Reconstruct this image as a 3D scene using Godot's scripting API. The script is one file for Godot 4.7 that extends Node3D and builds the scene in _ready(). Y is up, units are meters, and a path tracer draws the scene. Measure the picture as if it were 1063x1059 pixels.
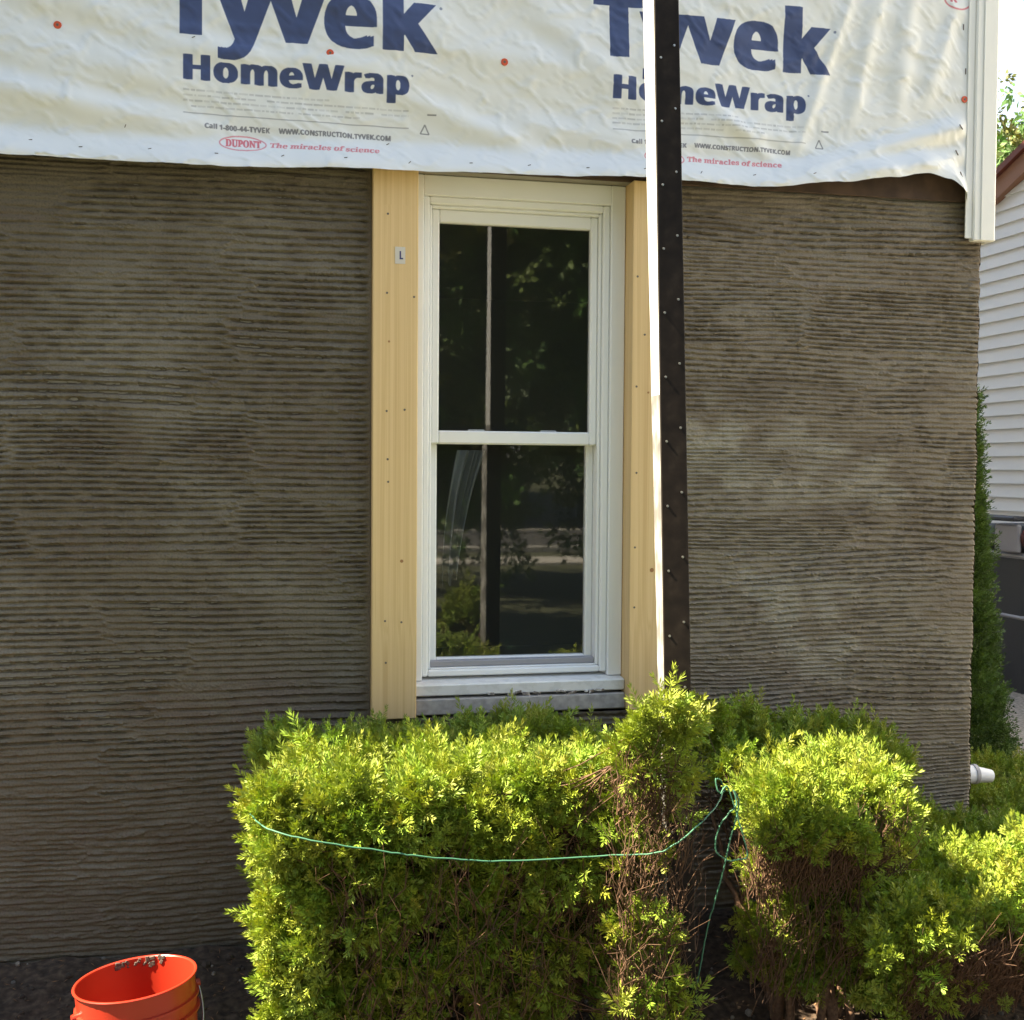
extends Node3D

var rng := RandomNumberGenerator.new()
var nz := FastNoiseLite.new()
var nz2 := FastNoiseLite.new()
var used := {}
var M := {}

# ---------------------------------------------------------------- helpers
func lin(r: float, g: float, b: float) -> Color:
	return Color(r, g, b).linear_to_srgb()

func numbered(called: String) -> String:
	if not used.has(called):
		used[called] = 0
		return called
	used[called] += 1
	return "%s_%03d" % [called, used[called]]

func tag(o: Node, label := "", category := "", group := "", kind := "") -> Node:
	if label: o.set_meta("label", label)
	if category: o.set_meta("category", category)
	if group: o.set_meta("group", group)
	if kind: o.set_meta("kind", kind)
	return o

func thing(called: String, label: String, category: String, at := Vector3.ZERO, group := "") -> Node3D:
	var o := Node3D.new()
	o.name = numbered(called)
	add_child(o)
	o.position = at
	tag(o, label, category, group)
	return o

func put(called: String, mesh: Mesh, m: Material, parent: Node = null, at := Vector3.ZERO) -> MeshInstance3D:
	var o := MeshInstance3D.new()
	o.mesh = mesh
	o.material_override = m
	if parent == null:
		o.name = numbered(called)
		add_child(o)
	else:
		o.name = called
		parent.add_child(o, true)
	o.position = at
	o.cast_shadow = GeometryInstance3D.SHADOW_CASTING_SETTING_ON
	return o

func stt() -> SurfaceTool:
	var st := SurfaceTool.new()
	st.begin(Mesh.PRIMITIVE_TRIANGLES)
	return st

func tri(st: SurfaceTool, a: Vector3, b: Vector3, c: Vector3, n: Vector3) -> void:
	if (b - a).cross(c - a).dot(n) > 0.0:
		var t := b
		b = c
		c = t
	st.set_normal(n); st.set_uv(Vector2(a.x + a.z, a.y)); st.add_vertex(a)
	st.set_normal(n); st.set_uv(Vector2(b.x + b.z, b.y)); st.add_vertex(b)
	st.set_normal(n); st.set_uv(Vector2(c.x + c.z, c.y)); st.add_vertex(c)

func quad(st: SurfaceTool, a: Vector3, b: Vector3, c: Vector3, d: Vector3, n: Vector3) -> void:
	tri(st, a, b, c, n)
	tri(st, a, c, d, n)

# a box lo..hi with chamfered edges
func box(st: SurfaceTool, lo: Vector3, hi: Vector3, c := 0.003, xf := Transform3D.IDENTITY) -> void:
	var m := (lo + hi) * 0.5
	var h := (hi - lo) * 0.5
	c = minf(c, minf(h.x, minf(h.y, h.z)) * 0.9)
	var s := [-1.0, 1.0]
	var P := func(v: Vector3) -> Vector3: return xf * (m + v)
	for ax in 3:
		var u := (ax + 1) % 3
		var w := (ax + 2) % 3
		for sg in s:
			var n := Vector3.ZERO
			n[ax] = sg
			var q: Array[Vector3] = []
			for k in [[-1, -1], [1, -1], [1, 1], [-1, 1]]:
				var v := Vector3.ZERO
				v[ax] = sg * h[ax]
				v[u] = k[0] * (h[u] - c)
				v[w] = k[1] * (h[w] - c)
				q.append(P.call(v))
			quad(st, q[0], q[1], q[2], q[3], (xf.basis * n).normalized())
		# edges running along ax
		for su in s:
			for sw in s:
				var q2: Array[Vector3] = []
				for k in [[-1, 0], [1, 0], [1, 1], [-1, 1]]:
					var v := Vector3.ZERO
					v[ax] = k[0] * (h[ax] - c)
					v[u] = su * (h[u] if k[1] == 0 else h[u] - c)
					v[w] = sw * (h[w] - c if k[1] == 0 else h[w])
					q2.append(P.call(v))
				var n := Vector3.ZERO
				n[u] = su
				n[w] = sw
				quad(st, q2[0], q2[1], q2[2], q2[3], (xf.basis * n).normalized())
	for sx in s:
		for sy in s:
			for sz in s:
				var a := Vector3(sx * h.x, sy * (h.y - c), sz * (h.z - c))
				var b := Vector3(sx * (h.x - c), sy * h.y, sz * (h.z - c))
				var d := Vector3(sx * (h.x - c), sy * (h.y - c), sz * h.z)
				tri(st, P.call(a), P.call(b), P.call(d), (xf.basis * Vector3(sx, sy, sz)).normalized())

func boxm(lo: Vector3, hi: Vector3, c := 0.003) -> ArrayMesh:
	var st := stt()
	box(st, lo, hi, c)
	return st.commit()

# a tapered tube through points
func tube(st: SurfaceTool, pts: Array, r0: float, r1: float, sides := 5, cap := false) -> void:
	var n := pts.size()
	var rings := []
	var prev := Vector3(0.31, 0.2, 0.93).normalized()
	for i in n:
		var d: Vector3 = (pts[mini(i + 1, n - 1)] - pts[maxi(i - 1, 0)])
		d = d.normalized() if d.length() > 1e-6 else Vector3.UP
		var u := (prev - d * prev.dot(d))
		if u.length() < 0.05:
			u = d.cross(Vector3(0.7, 0.1, 0.7))
		u = u.normalized()
		prev = u
		var w := d.cross(u)
		var r: float = lerpf(r0, r1, float(i) / maxf(1.0, n - 1.0))
		var ring := []
		for k in sides:
			var a := TAU * k / sides
			ring.append([u * cos(a) + w * sin(a), r])
		rings.append(ring)
	for i in n - 1:
		for k in sides:
			var k2 := (k + 1) % sides
			var A: Array = rings[i][k]
			var B: Array = rings[i][k2]
			var C: Array = rings[i + 1][k2]
			var D: Array = rings[i + 1][k]
			var va: Vector3 = pts[i] + A[0] * A[1]
			var vb: Vector3 = pts[i] + B[0] * B[1]
			var vc: Vector3 = pts[i + 1] + C[0] * C[1]
			var vd: Vector3 = pts[i + 1] + D[0] * D[1]
			var flip: bool = (vb - va).cross(vc - va).dot(A[0] + B[0]) > 0.0
			var tris := [[va, A[0]], [vc, C[0]], [vb, B[0]], [va, A[0]], [vd, D[0]], [vc, C[0]]] if flip else [[va, A[0]], [vb, B[0]], [vc, C[0]], [va, A[0]], [vc, C[0]], [vd, D[0]]]
			for t in tris:
				st.set_normal(t[1])
				st.set_uv(Vector2(0.5, 0.5))
				st.add_vertex(t[0])
	if cap:
		for e in [0, n - 1]:
			var d: Vector3 = (pts[0] - pts[1]).normalized() if e == 0 else (pts[n - 1] - pts[n - 2]).normalized()
			for k in sides:
				var A: Array = rings[e][k]
				var B: Array = rings[e][(k + 1) % sides]
				tri(st, pts[e], pts[e] + A[0] * A[1], pts[e] + B[0] * B[1], d)

func spline(ctrl: Array, per := 8) -> Array:
	var out := []
	var n := ctrl.size()
	for i in n - 1:
		var p0: Vector3 = ctrl[maxi(i - 1, 0)]
		var p1: Vector3 = ctrl[i]
		var p2: Vector3 = ctrl[i + 1]
		var p3: Vector3 = ctrl[mini(i + 2, n - 1)]
		for k in per:
			out.append(p1.cubic_interpolate(p2, p0, p3, float(k) / per))
	out.append(ctrl[n - 1])
	return out

# a grid of points (given row by row) as a smooth sheet; facing +n
func sheet(xs: PackedFloat32Array, ys: PackedFloat32Array, f: Callable, uvf: Callable, hole := Rect2(), colf = null) -> ArrayMesh:
	var nx := xs.size()
	var ny := ys.size()
	var V := PackedVector3Array(); V.resize(nx * ny)
	var N := PackedVector3Array(); N.resize(nx * ny)
	var UV := PackedVector2Array(); UV.resize(nx * ny)
	var C := PackedColorArray()
	if colf != null: C.resize(nx * ny)
	for j in ny:
		for i in nx:
			var k := j * nx + i
			V[k] = f.call(xs[i], ys[j])
			UV[k] = uvf.call(xs[i], ys[j])
			if colf != null: C[k] = colf.call(xs[i], ys[j])
	for j in ny:
		for i in nx:
			var dx := V[j * nx + mini(i + 1, nx - 1)] - V[j * nx + maxi(i - 1, 0)]
			var dy := V[mini(j + 1, ny - 1) * nx + i] - V[maxi(j - 1, 0) * nx + i]
			N[j * nx + i] = dx.cross(dy).normalized()
	var I := PackedInt32Array()
	for j in ny - 1:
		for i in nx - 1:
			if hole.has_area() and hole.has_point(Vector2((xs[i] + xs[i + 1]) * 0.5, (ys[j] + ys[j + 1]) * 0.5)):
				continue
			var a := j * nx + i
			var b := a + 1
			var c := a + nx
			var d := c + 1
			I.append_array([a, c, b, b, c, d])
	var arr := []
	arr.resize(Mesh.ARRAY_MAX)
	arr[Mesh.ARRAY_VERTEX] = V
	arr[Mesh.ARRAY_NORMAL] = N
	arr[Mesh.ARRAY_TEX_UV] = UV
	if colf != null: arr[Mesh.ARRAY_COLOR] = C
	arr[Mesh.ARRAY_INDEX] = I
	var am := ArrayMesh.new()
	am.add_surface_from_arrays(Mesh.PRIMITIVE_TRIANGLES, arr)
	return am

func span(a: float, b: float, step: float) -> PackedFloat32Array:
	var n := maxi(1, int(ceil((b - a) / step)))
	var out := PackedFloat32Array()
	for i in n + 1:
		out.append(a + (b - a) * i / n)
	return out

func noise_tex(seed_: int, freq: float, ramp: Array, size := 512, oct := 4, stretch := Vector2.ONE) -> ImageTexture:
	var f := FastNoiseLite.new()
	f.seed = seed_
	f.noise_type = FastNoiseLite.TYPE_SIMPLEX_SMOOTH
	f.frequency = freq
	f.fractal_octaves = oct
	var im := f.get_seamless_image(int(size * stretch.x), int(size * stretch.y))
	im.resize(size, size, Image.INTERPOLATE_CUBIC)
	var g := Gradient.new()
	g.offsets = PackedFloat32Array(ramp.map(func(a): return a[0]))
	g.colors = PackedColorArray(ramp.map(func(a): return a[1]))
	var out := Image.create(size, size, true, Image.FORMAT_RGB8)
	for y in size:
		for x in size:
			out.set_pixel(x, y, g.sample(im.get_pixel(x, y).r))
	out.generate_mipmaps()
	return ImageTexture.create_from_image(out)

func mat(c: Color, rough := 0.7, metal := 0.0) -> StandardMaterial3D:
	var m := StandardMaterial3D.new()
	m.albedo_color = c
	m.roughness = rough
	m.metallic = metal
	return m

func tri_mat(tex: Texture2D, scale: float, rough := 0.8, tint := Color.WHITE) -> StandardMaterial3D:
	var m := mat(tint, rough)
	m.albedo_texture = tex
	m.uv1_triplanar = true
	m.uv1_world_triplanar = true
	m.uv1_scale = Vector3.ONE * scale
	return m

func hash1(a: int, b: int, c := 0) -> float:
	var h := (a * 73856093) ^ (b * 19349663) ^ (c * 83492791)
	h = (h ^ (h >> 13)) * 1274126177
	h = h ^ (h >> 16)
	return float(h & 0xffff) / 65535.0

func rv(a := 1.0) -> Vector3:
	return Vector3(rng.randf_range(-a, a), rng.randf_range(-a, a), rng.randf_range(-a, a))

# ---------------------------------------------------------------- materials
func materials() -> void:
	var gs := func(a: float) -> Color: return Color(a, a, a)
	M.mortar = mat(Color.WHITE, 0.82)
	M.mortar.vertex_color_use_as_albedo = true
	# sand grain
	M.mortar.albedo_texture = noise_tex(71, 0.11, [[0.1, lin(0.55, 0.54, 0.52)], [0.4, lin(0.86, 0.86, 0.86)], [0.7, lin(0.96, 0.96, 0.95)], [1.0, lin(1.0, 1.0, 1.0)]], 512, 4)
	M.mortar.uv1_triplanar = true
	M.mortar.uv1_world_triplanar = true
	M.mortar.uv1_scale = Vector3.ONE * 1.9
	M.wall_body = mat(lin(0.3, 0.28, 0.25), 0.9)
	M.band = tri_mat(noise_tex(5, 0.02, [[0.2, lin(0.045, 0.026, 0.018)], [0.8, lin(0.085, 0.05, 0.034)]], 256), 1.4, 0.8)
	var pine := noise_tex(11, 0.012, [[0.2, lin(0.60, 0.40, 0.18)], [0.42, lin(0.70, 0.50, 0.25)], [0.5, lin(0.64, 0.44, 0.205)], [0.6, lin(0.72, 0.52, 0.265)], [0.9, lin(0.66, 0.455, 0.215)]], 512, 5, Vector2(1.0, 0.06))
	M.pine = tri_mat(pine, 1.6, 0.6)
	M.pine.uv1_scale = Vector3(3.9, 0.40, 3.9)
	M.knot = mat(lin(0.33, 0.16, 0.06), 0.7)
	M.vinyl = mat(lin(0.83, 0.83, 0.82), 0.35)
	M.old_paint = tri_mat(noise_tex(31, 0.02, [[0.3, lin(0.70, 0.69, 0.66)], [0.42, lin(0.77, 0.765, 0.74)], [1.0, lin(0.80, 0.79, 0.77)]], 256), 3.0, 0.6)
	M.flaked = tri_mat(noise_tex(33, 0.03, [[0.2, lin(0.12, 0.09, 0.07)], [0.5, lin(0.30, 0.25, 0.21)], [0.62, lin(0.65, 0.62, 0.58)], [1.0, lin(0.75, 0.73, 0.7)]], 256), 5.0, 0.8)
	M.subsill = tri_mat(noise_tex(35, 0.03, [[0.2, lin(0.28, 0.26, 0.24)], [0.8, lin(0.42, 0.39, 0.36)]], 256), 3.0, 0.9)
	M.glass = mat(Color(0.32, 0.33, 0.31, 0.09), 0.022)  # grey tint puts a pale haze of reflected light into the glass
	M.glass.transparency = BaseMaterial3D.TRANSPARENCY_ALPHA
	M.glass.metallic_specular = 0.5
	M.nail = mat(lin(0.16, 0.13, 0.11), 0.5, 0.4)
	M.steel = mat(lin(0.55, 0.55, 0.55), 0.35, 1.0)
	M.dark_steel = mat(lin(0.06, 0.05, 0.05), 0.6)
	M.alu = mat(lin(0.74, 0.74, 0.75), 0.42, 0.45)
	M.rubber = tri_mat(noise_tex(41, 0.03, [[0.2, lin(0.009, 0.006, 0.0045)], [0.6, lin(0.016, 0.011, 0.008)], [0.9, lin(0.026, 0.019, 0.014)]], 256, 5), 2.2, 0.72)
	M.rubber.metallic_specular = 0.3
	M.shaded_grey = tri_mat(noise_tex(45, 0.02, [[0.30, lin(0.13, 0.125, 0.12)], [0.5, lin(0.21, 0.205, 0.20)], [0.75, lin(0.34, 0.335, 0.33)]], 256, 3, Vector2(1, 0.5)), 3.2, 0.7)  # mottled grey that carries the shade of the lower pole side
	M.cap = mat(lin(0.62, 0.09, 0.03), 0.45)
	M.trim = mat(lin(0.8, 0.79, 0.75), 0.45)
	M.white_side = mat(lin(0.82, 0.82, 0.80), 0.5)
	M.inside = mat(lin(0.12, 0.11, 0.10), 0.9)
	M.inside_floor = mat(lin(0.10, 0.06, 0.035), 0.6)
	M.roof = tri_mat(noise_tex(43, 0.05, [[0.2, lin(0.05, 0.04, 0.035)], [0.8, lin(0.1, 0.08, 0.07)]], 256), 1.0, 0.9)
	M.fascia = mat(lin(0.30, 0.15, 0.09), 0.6)
	M.dark_edge = mat(lin(0.16, 0.045, 0.03), 0.6)
	M.soil = tri_mat(noise_tex(51, 0.03, [[0.1, lin(0.016, 0.009, 0.005)], [0.45, lin(0.045, 0.028, 0.017)], [0.7, lin(0.075, 0.049, 0.031)], [1.0, lin(0.12, 0.085, 0.058)]], 512, 5), 1.9, 0.95)
	M.litter = mat(Color.WHITE, 0.9)
	M.litter.vertex_color_use_as_albedo = true
	M.lawn = tri_mat(noise_tex(53, 0.02, [[0.1, lin(0.035, 0.040, 0.017)], [0.5, lin(0.06, 0.066, 0.031)], [0.9, lin(0.095, 0.095, 0.052)]], 512, 5), 0.35, 0.95)
	M.asphalt = tri_mat(noise_tex(55, 0.08, [[0.1, lin(0.04, 0.04, 0.042)], [0.9, lin(0.075, 0.073, 0.07)]], 256, 4), 0.7, 0.9)
	M.concrete = tri_mat(noise_tex(57, 0.04, [[0.1, lin(0.33, 0.31, 0.28)], [0.9, lin(0.46, 0.44, 0.40)]], 256, 4), 0.6, 0.9)
	M.gravel = tri_mat(noise_tex(59, 0.12, [[0.2, lin(0.2, 0.17, 0.14)], [0.8, lin(0.42, 0.37, 0.31)]], 256, 3), 0.9, 0.95)
	M.bark = tri_mat(noise_tex(61, 0.03, [[0.2, lin(0.035, 0.024, 0.017)], [0.8, lin(0.11, 0.08, 0.06)]], 256, 4, Vector2(1, 0.3)), 1.5, 0.95)
	M.twig = tri_mat(noise_tex(63, 0.04, [[0.2, lin(0.075, 0.038, 0.022)], [0.8, lin(0.20, 0.115, 0.065)]], 256, 4), 6.0, 0.85)
	M.twig_red = tri_mat(noise_tex(65, 0.04, [[0.2, lin(0.055, 0.026, 0.014)], [0.8, lin(0.145, 0.080, 0.042)]], 256, 4), 6.0, 0.85)
	M.leaf = mat(Color.WHITE, 0.6)
	M.leaf.vertex_color_use_as_albedo = true
	M.leaf.backlight_enabled = true
	M.leaf.backlight = Color(0.6, 0.6, 0.35)
	M.twine = mat(lin(0.035, 0.13, 0.075), 0.6)
	M.bucket = mat(lin(0.36, 0.028, 0.012), 0.30)
	M.bucket.backlight_enabled = true
	M.bucket.backlight = Color(0.34, 0.24, 0.18)
	M.residue = tri_mat(noise_tex(67, 0.05, [[0.2, lin(0.05, 0.035, 0.028)], [0.8, lin(0.13, 0.10, 0.08)]], 256, 4), 4.0, 0.9)
	M.pvc = mat(lin(0.72, 0.71, 0.73), 0.4)
	M.bin = mat(lin(0.045, 0.047, 0.055), 0.5)
	M.bin_light = mat(lin(0.33, 0.32, 0.34), 0.45)
	M.bin_red = mat(lin(0.10, 0.02, 0.018), 0.5)
	M.curtain = mat(lin(0.26, 0.28, 0.29), 0.9)
	M.curtain.backlight_enabled = true
	M.curtain.backlight = Color(0.3, 0.3, 0.3)

# ---------------------------------------------------------------- mortar wall
func mortar_h(x: float, y: float) -> float:
	var slow := nz.get_noise_2d(x * 70.0, y * 70.0)
	var yy := y + 0.010 * nz2.get_noise_2d(x * 90.0, y * 60.0)
	var right := 1.0 if x > 0.5 else 0.0
	var bh := lerpf(0.15, 0.12, right)
	var r := yy / bh + 0.45 * nz2.get_noise_2d(x * 60.0 + 500.0, y * 20.0)
	var j := int(floor(r))
	var fr := r - j
	var L := 0.55 + 0.75 * hash1(j, 3)
	var c := (x + 3.0 * hash1(j, 11)) / L + 0.12 * nz.get_noise_2d(x * 200.0, y * 900.0)
	var i := int(floor(c))
	var fc := c - i
	var ph := hash1(i, j, 1)
	var amp := 0.45 + 0.58 * hash1(i, j, 2)
	var sp := lerpf(0.0205, 0.0175, right) * (0.75 + 0.6 * hash1(i, j, 3))
	var tilt := (hash1(i, j, 4) - 0.5) * lerpf(0.03, 0.06, right)
	var rag := hash1(i, j, 5)
	var w := nz.get_noise_2d(x * 420.0, y * 2600.0)
	var fine0 := nz2.get_noise_2d(x * 6000.0 + 400.0, y * 4000.0)
	var saw := fposmod((yy + tilt * (fc - 0.5) * L) / sp + ph + lerpf(0.08, 0.18, right) * w + 0.07 * fine0, 1.0)
	var fine := nz2.get_noise_2d(x * 8200.0, y * 9800.0)
	var mid := nz.get_noise_2d(x * 1300.0 + 90.0, y * 4200.0)
	# smooth trowelled patches without ridges
	var patch := smoothstep(0.22, 0.5, nz.get_noise_2d(x * 160.0 + 300.0, y * 260.0 + 40.0))
	amp *= 1.0 - 0.5 * patch
	var low := smoothstep(0.85, 0.45, y) * (1.0 - right)
	amp *= 1.0 - 0.55 * low
	# stroke ends run out and leave lumps
	var e := smoothstep(0.0, 0.05, fc) * smoothstep(0.0, 0.05, 1.0 - fc) * smoothstep(0.0, 0.07, fr) * smoothstep(0.0, 0.07, 1.0 - fr)
	# each tooth leaves a furrow that deepens upwards and ends at a crisp overhanging lip
	var groove := smoothstep(0.50, 0.80, saw) * smoothstep(1.0, 0.97, saw)
	var lip := smoothstep(0.32, 0.0, saw) * smoothstep(0.0, 0.03, saw)
	var h := -0.0135 * amp * groove * (0.3 + 0.7 * e) * clampf(0.88 + 1.0 * mid + 0.35 * fine, 0.1, 1.65)
	h += lip * amp * (0.0030 + 0.0105 * maxf(0.0, fine + 0.35 * mid) * (0.25 + 0.8 * rag + 0.7 * right))
	h += (1.0 - e) * 0.005 * maxf(0.0, mid + 0.6 * fine)
	h += 0.0009 * fine + 0.0014 * mid * (1.0 + 2.0 * low) + 0.003 * slow
	# bare border strips beside the boards
	return h

func mortar_col(x: float, y: float) -> Color:
	var a := nz.get_noise_2d(x * 110.0 + 900.0, y * 150.0)
	var b := nz2.get_noise_2d(x * 420.0, y * 520.0 + 77.0)
	var d := nz.get_noise_2d(x * 45.0 + 33.0, y * 420.0)
	var c := Color(0.140, 0.117, 0.086) if x < 0.5 else Color(0.212, 0.178, 0.137)
	c = c.lerp(Color(0.225, 0.200, 0.158), clampf(a * 0.9 + 0.3 * b, 0.0, 1.0))
	# paler mottled patches on the narrower wall
	for q in [[0.98, 1.68, 0.22, 0.10], [1.35, 1.60, 0.16, 0.09], [1.12, 1.18, 0.20, 0.08], [0.80, 1.72, 0.10, 0.12], [1.25, 0.95, 0.14, 0.07]]:
		var r2 := pow((x - q[0]) / q[2], 2.0) + pow((y - q[1]) / q[3], 2.0)
		if r2 < 3.0: c = c.lerp(Color(0.36, 0.335, 0.275), clampf((0.75 - r2 * 0.4 + 0.9 * b + 0.6 * d), 0.0, 0.45))
	c = c.lerp(Color(0.128, 0.100, 0.073), clampf(-a * 0.5 - 0.5 * b + 0.7 * d, 0.0, 0.8))
	return c

func mortar_panel(x0: float, x1: float, y0: float, y1: float, parent: Node, edge := 0, dx := 0.0052, dy := 0.0031) -> void:
	var xs := span(x0, x1, dx)
	var ys := span(y0, y1, dy)
	var f := func(x: float, y: float) -> Vector3:
		var k := 1.0
		if edge == -1: k = smoothstep(0.0, 0.03, x1 - x)
		var px := x
		if edge == 1:
			px += 0.006 * smoothstep(x1 - 0.08, x1, x) * (nz.get_noise_2d(3.0, y * 700.0) + 0.6 * nz2.get_noise_2d(9.0, y * 2600.0))
		var z := mortar_h(x, y) * k - 0.001 * (1.0 - k)
		if edge == 1: z -= 0.02 * smoothstep(x1 - 0.012, x1 + 0.004, x)
		return Vector3(px, y, z)
	put("mortar_coat", sheet(xs, ys, f, func(x, y): return Vector2(x, y), Rect2(), mortar_col), M.mortar, parent)

# ---------------------------------------------------------------- printed house wrap
var wimg: Image
const WX0 := -2.2
const WY1 := 3.75
const WSX := 2048.0 / 4.0
const WSY := 640.0 / 1.25

func ink(cov: Dictionary, col: Color, strength := 1.0) -> void:
	for k in cov:
		var x: int = k % 4096
		var y: int = k / 4096
		if x < 0 or x >= 2048 or y < 0 or y >= 640: continue
		var c: float = minf(1.0, cov[k]) * strength
		wimg.set_pixel(x, y, wimg.get_pixel(x, y).lerp(col, c))

func cover_tri(cov: Dictionary, a: Vector2, b: Vector2, c: Vector2) -> void:
	var area := (b - a).cross(c - a)
	if absf(area) < 1e-6: return
	var x0 := int(floor(minf(a.x, minf(b.x, c.x))))
	var x1 := int(ceil(maxf(a.x, maxf(b.x, c.x))))
	var y0 := int(floor(minf(a.y, minf(b.y, c.y))))
	var y1 := int(ceil(maxf(a.y, maxf(b.y, c.y))))
	for y in range(y0, y1):
		for x in range(x0, x1):
			var hit := 0.0
			for sx in 3:
				for sy in 3:
					var p := Vector2(x + (sx + 0.5) / 3.0, y + (sy + 0.5) / 3.0)
					var u := (b - a).cross(p - a) / area
					var v := (c - b).cross(p - b) / area
					var w := (a - c).cross(p - c) / area
					if u >= 0.0 and v >= 0.0 and w >= 0.0: hit += 1.0 / 9.0
			if hit > 0.0:
				var k := y * 4096 + x
				cov[k] = cov.get(k, 0.0) + hit

# print text between X0 and X1 with its baseline at Y and capitals of the given height
func print_text(text: String, X0: float, X1: float, Y: float, cap: float, col: Color, fat := 0.0, serif := false, italic := 0.0, strength := 1.0) -> void:
	var font := SystemFont.new()
	font.font_names = PackedStringArray(["Droid Serif" if serif else "Droid Sans"])
	font.font_weight = 700
	var probe := TextMesh.new()
	probe.font = font; probe.font_size = 96; probe.pixel_size = 0.01; probe.depth = 0.0; probe.curve_step = 1.0
	probe.horizontal_alignment = HORIZONTAL_ALIGNMENT_LEFT
	probe.text = "H"
	var hb := probe.get_aabb()
	probe.text = text
	var arr := probe.get_mesh_arrays()
	var V: PackedVector3Array = arr[Mesh.ARRAY_VERTEX]
	var I: PackedInt32Array = arr[Mesh.ARRAY_INDEX] if arr[Mesh.ARRAY_INDEX] != null else PackedInt32Array()
	if I.is_empty():
		for k in V.size(): I.append(k)
	var lo := 1e9
	var hi := -1e9
	for v in V:
		lo = minf(lo, v.x); hi = maxf(hi, v.x)
	var sx := (X1 - X0 - 2.0 * fat) / (hi - lo)
	var sy := cap / hb.size.y
	var cov := {}
	for t in range(0, I.size(), 3):
		var q := []
		for k in 3:
			var v := V[I[t + k]]
			var yy := (v.y - hb.position.y) * sy
			q.append(Vector2(X0 + fat + (v.x - lo) * sx + italic * yy, Y + yy))
		if absf((q[1] - q[0]).cross(q[2] - q[0])) < 1e-9: continue
		for d in ([-1.0, 0.0, 1.0] if fat > 0.0 else [0.0]):
			var s := []
			for k in 3: s.append(Vector2((q[k].x + d * fat - WX0) * WSX, (WY1 - q[k].y) * WSY))
			cover_tri(cov, s[0], s[1], s[2])
	ink(cov, col, strength)

func print_bar(X0: float, Y0: float, X1: float, Y1: float, w: float, col: Color, strength := 1.0) -> void:
	var a := Vector2((X0 - WX0) * WSX, (WY1 - Y0) * WSY)
	var b := Vector2((X1 - WX0) * WSX, (WY1 - Y1) * WSY)
	var n := (b - a).normalized().orthogonal() * w * WSX * 0.5
	var cov := {}
	cover_tri(cov, a - n, b - n, b + n)
	cover_tri(cov, a - n, b + n, a + n)
	ink(cov, col, strength)

func print_oval(X: float, Y: float, rx: float, ry: float, w: float, col: Color) -> void:
	var n := 40
	for k in n:
		var a := TAU * k / n
		var b := TAU * (k + 1) / n
		print_bar(X + cos(a) * rx, Y + sin(a) * ry, X + cos(b) * rx, Y + sin(b) * ry, w, col, 0.8)

func wrap_print() -> ImageTexture:
	wimg = Image.create(2048, 640, true, Image.FORMAT_RGB8)
	wimg.fill(lin(0.75, 0.755, 0.75))
	var blue := lin(0.045, 0.065, 0.17)
	var grey := lin(0.16, 0.16, 0.18)
	var red := lin(0.62, 0.14, 0.16)
	var r := RandomNumberGenerator.new()
	r.seed = 5
	for X in [-1.002, 0.42]:
		var dy := 0.0 if X < 0.0 else 0.042
		print_text("Tyvek", X - 0.067, X + 0.815, 3.004 + dy, 0.213, blue, 0.011)
		print_text("HomeWrap", X, X + 0.721, 2.861 + dy, 0.078, blue, 0.0045)
		print_oval(X + 0.731, 2.925 + dy, 0.002, 0.002, 0.003, blue)
		print_oval(X + 0.826, 3.155 + dy, 0.003, 0.003, 0.003, blue)
		# four rows of worn small print, too fine to read
		for row in 4:
			var x: float = X
			var wide: float = [0.46, 0.72, 0.72, 0.56][row]
			while x < X + wide:
				var l := r.randf_range(0.006, 0.03)
				if row == 0 or r.randf() > 0.06:
					print_bar(x, 2.828 + dy - row * 0.0165, minf(x + l, X + wide), 2.828 + dy - row * 0.0165, 0.006, grey, r.randf_range(0.12, 0.34))
				x += l + 0.004
		print_bar(X, 2.756 + dy, X + 0.721, 2.756 + dy, 0.003, grey, 0.55)
		print_text("Call 1-800-44-TYVEK", X + 0.066, X + 0.27, 2.71 + dy, 0.015, grey, 0.0006, false, 0.0, 0.9)
		print_text("WWW.CONSTRUCTION.TYVEK.COM", X + 0.298, X + 0.662, 2.712 + dy, 0.015, grey, 0.0006, false, 0.0, 0.9)
		print_oval(X + 0.185, 2.667 + dy, 0.073, 0.026, 0.004, red)
		print_text("DUPONT", X + 0.13, X + 0.242, 2.654 + dy, 0.027, red, 0.001, true)
		print_text("The miracles of science", X + 0.268, X + 0.62, 2.660 + dy, 0.018, red, 0.0005, true, 0.22, 0.8)
		# recycling mark and dash
		for k in 3:
			var a := PI / 2 + TAU * k / 3.0
			var b := PI / 2 + TAU * (k + 1) / 3.0
			print_bar(X + 0.775 + cos(a) * 0.017, 2.752 + dy + sin(a) * 0.02, X + 0.775 + cos(b) * 0.017, 2.752 + dy + sin(b) * 0.02, 0.004, grey, 0.8)
		print_bar(X + 0.782, 2.803 + dy, X + 0.812, 2.803 + dy, 0.005, grey, 0.8)
	print_oval(1.735, 3.365, 0.06, 0.045, 0.006, red)
	print_text("R", 1.70, 1.73, 3.345, 0.03, red, 0.001)
	wimg.generate_mipmaps()
	return ImageTexture.create_from_image(wimg)

const HEM := [[-2.4, 2.565], [-1.545, 2.577], [-0.95, 2.578], [-0.392, 2.602], [0.1, 2.612], [0.572, 2.628], [0.95, 2.622], [1.26, 2.655], [1.45, 2.682], [1.60, 2.709], [1.68, 2.69], [1.782, 2.632], [1.9, 2.60]]

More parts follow.
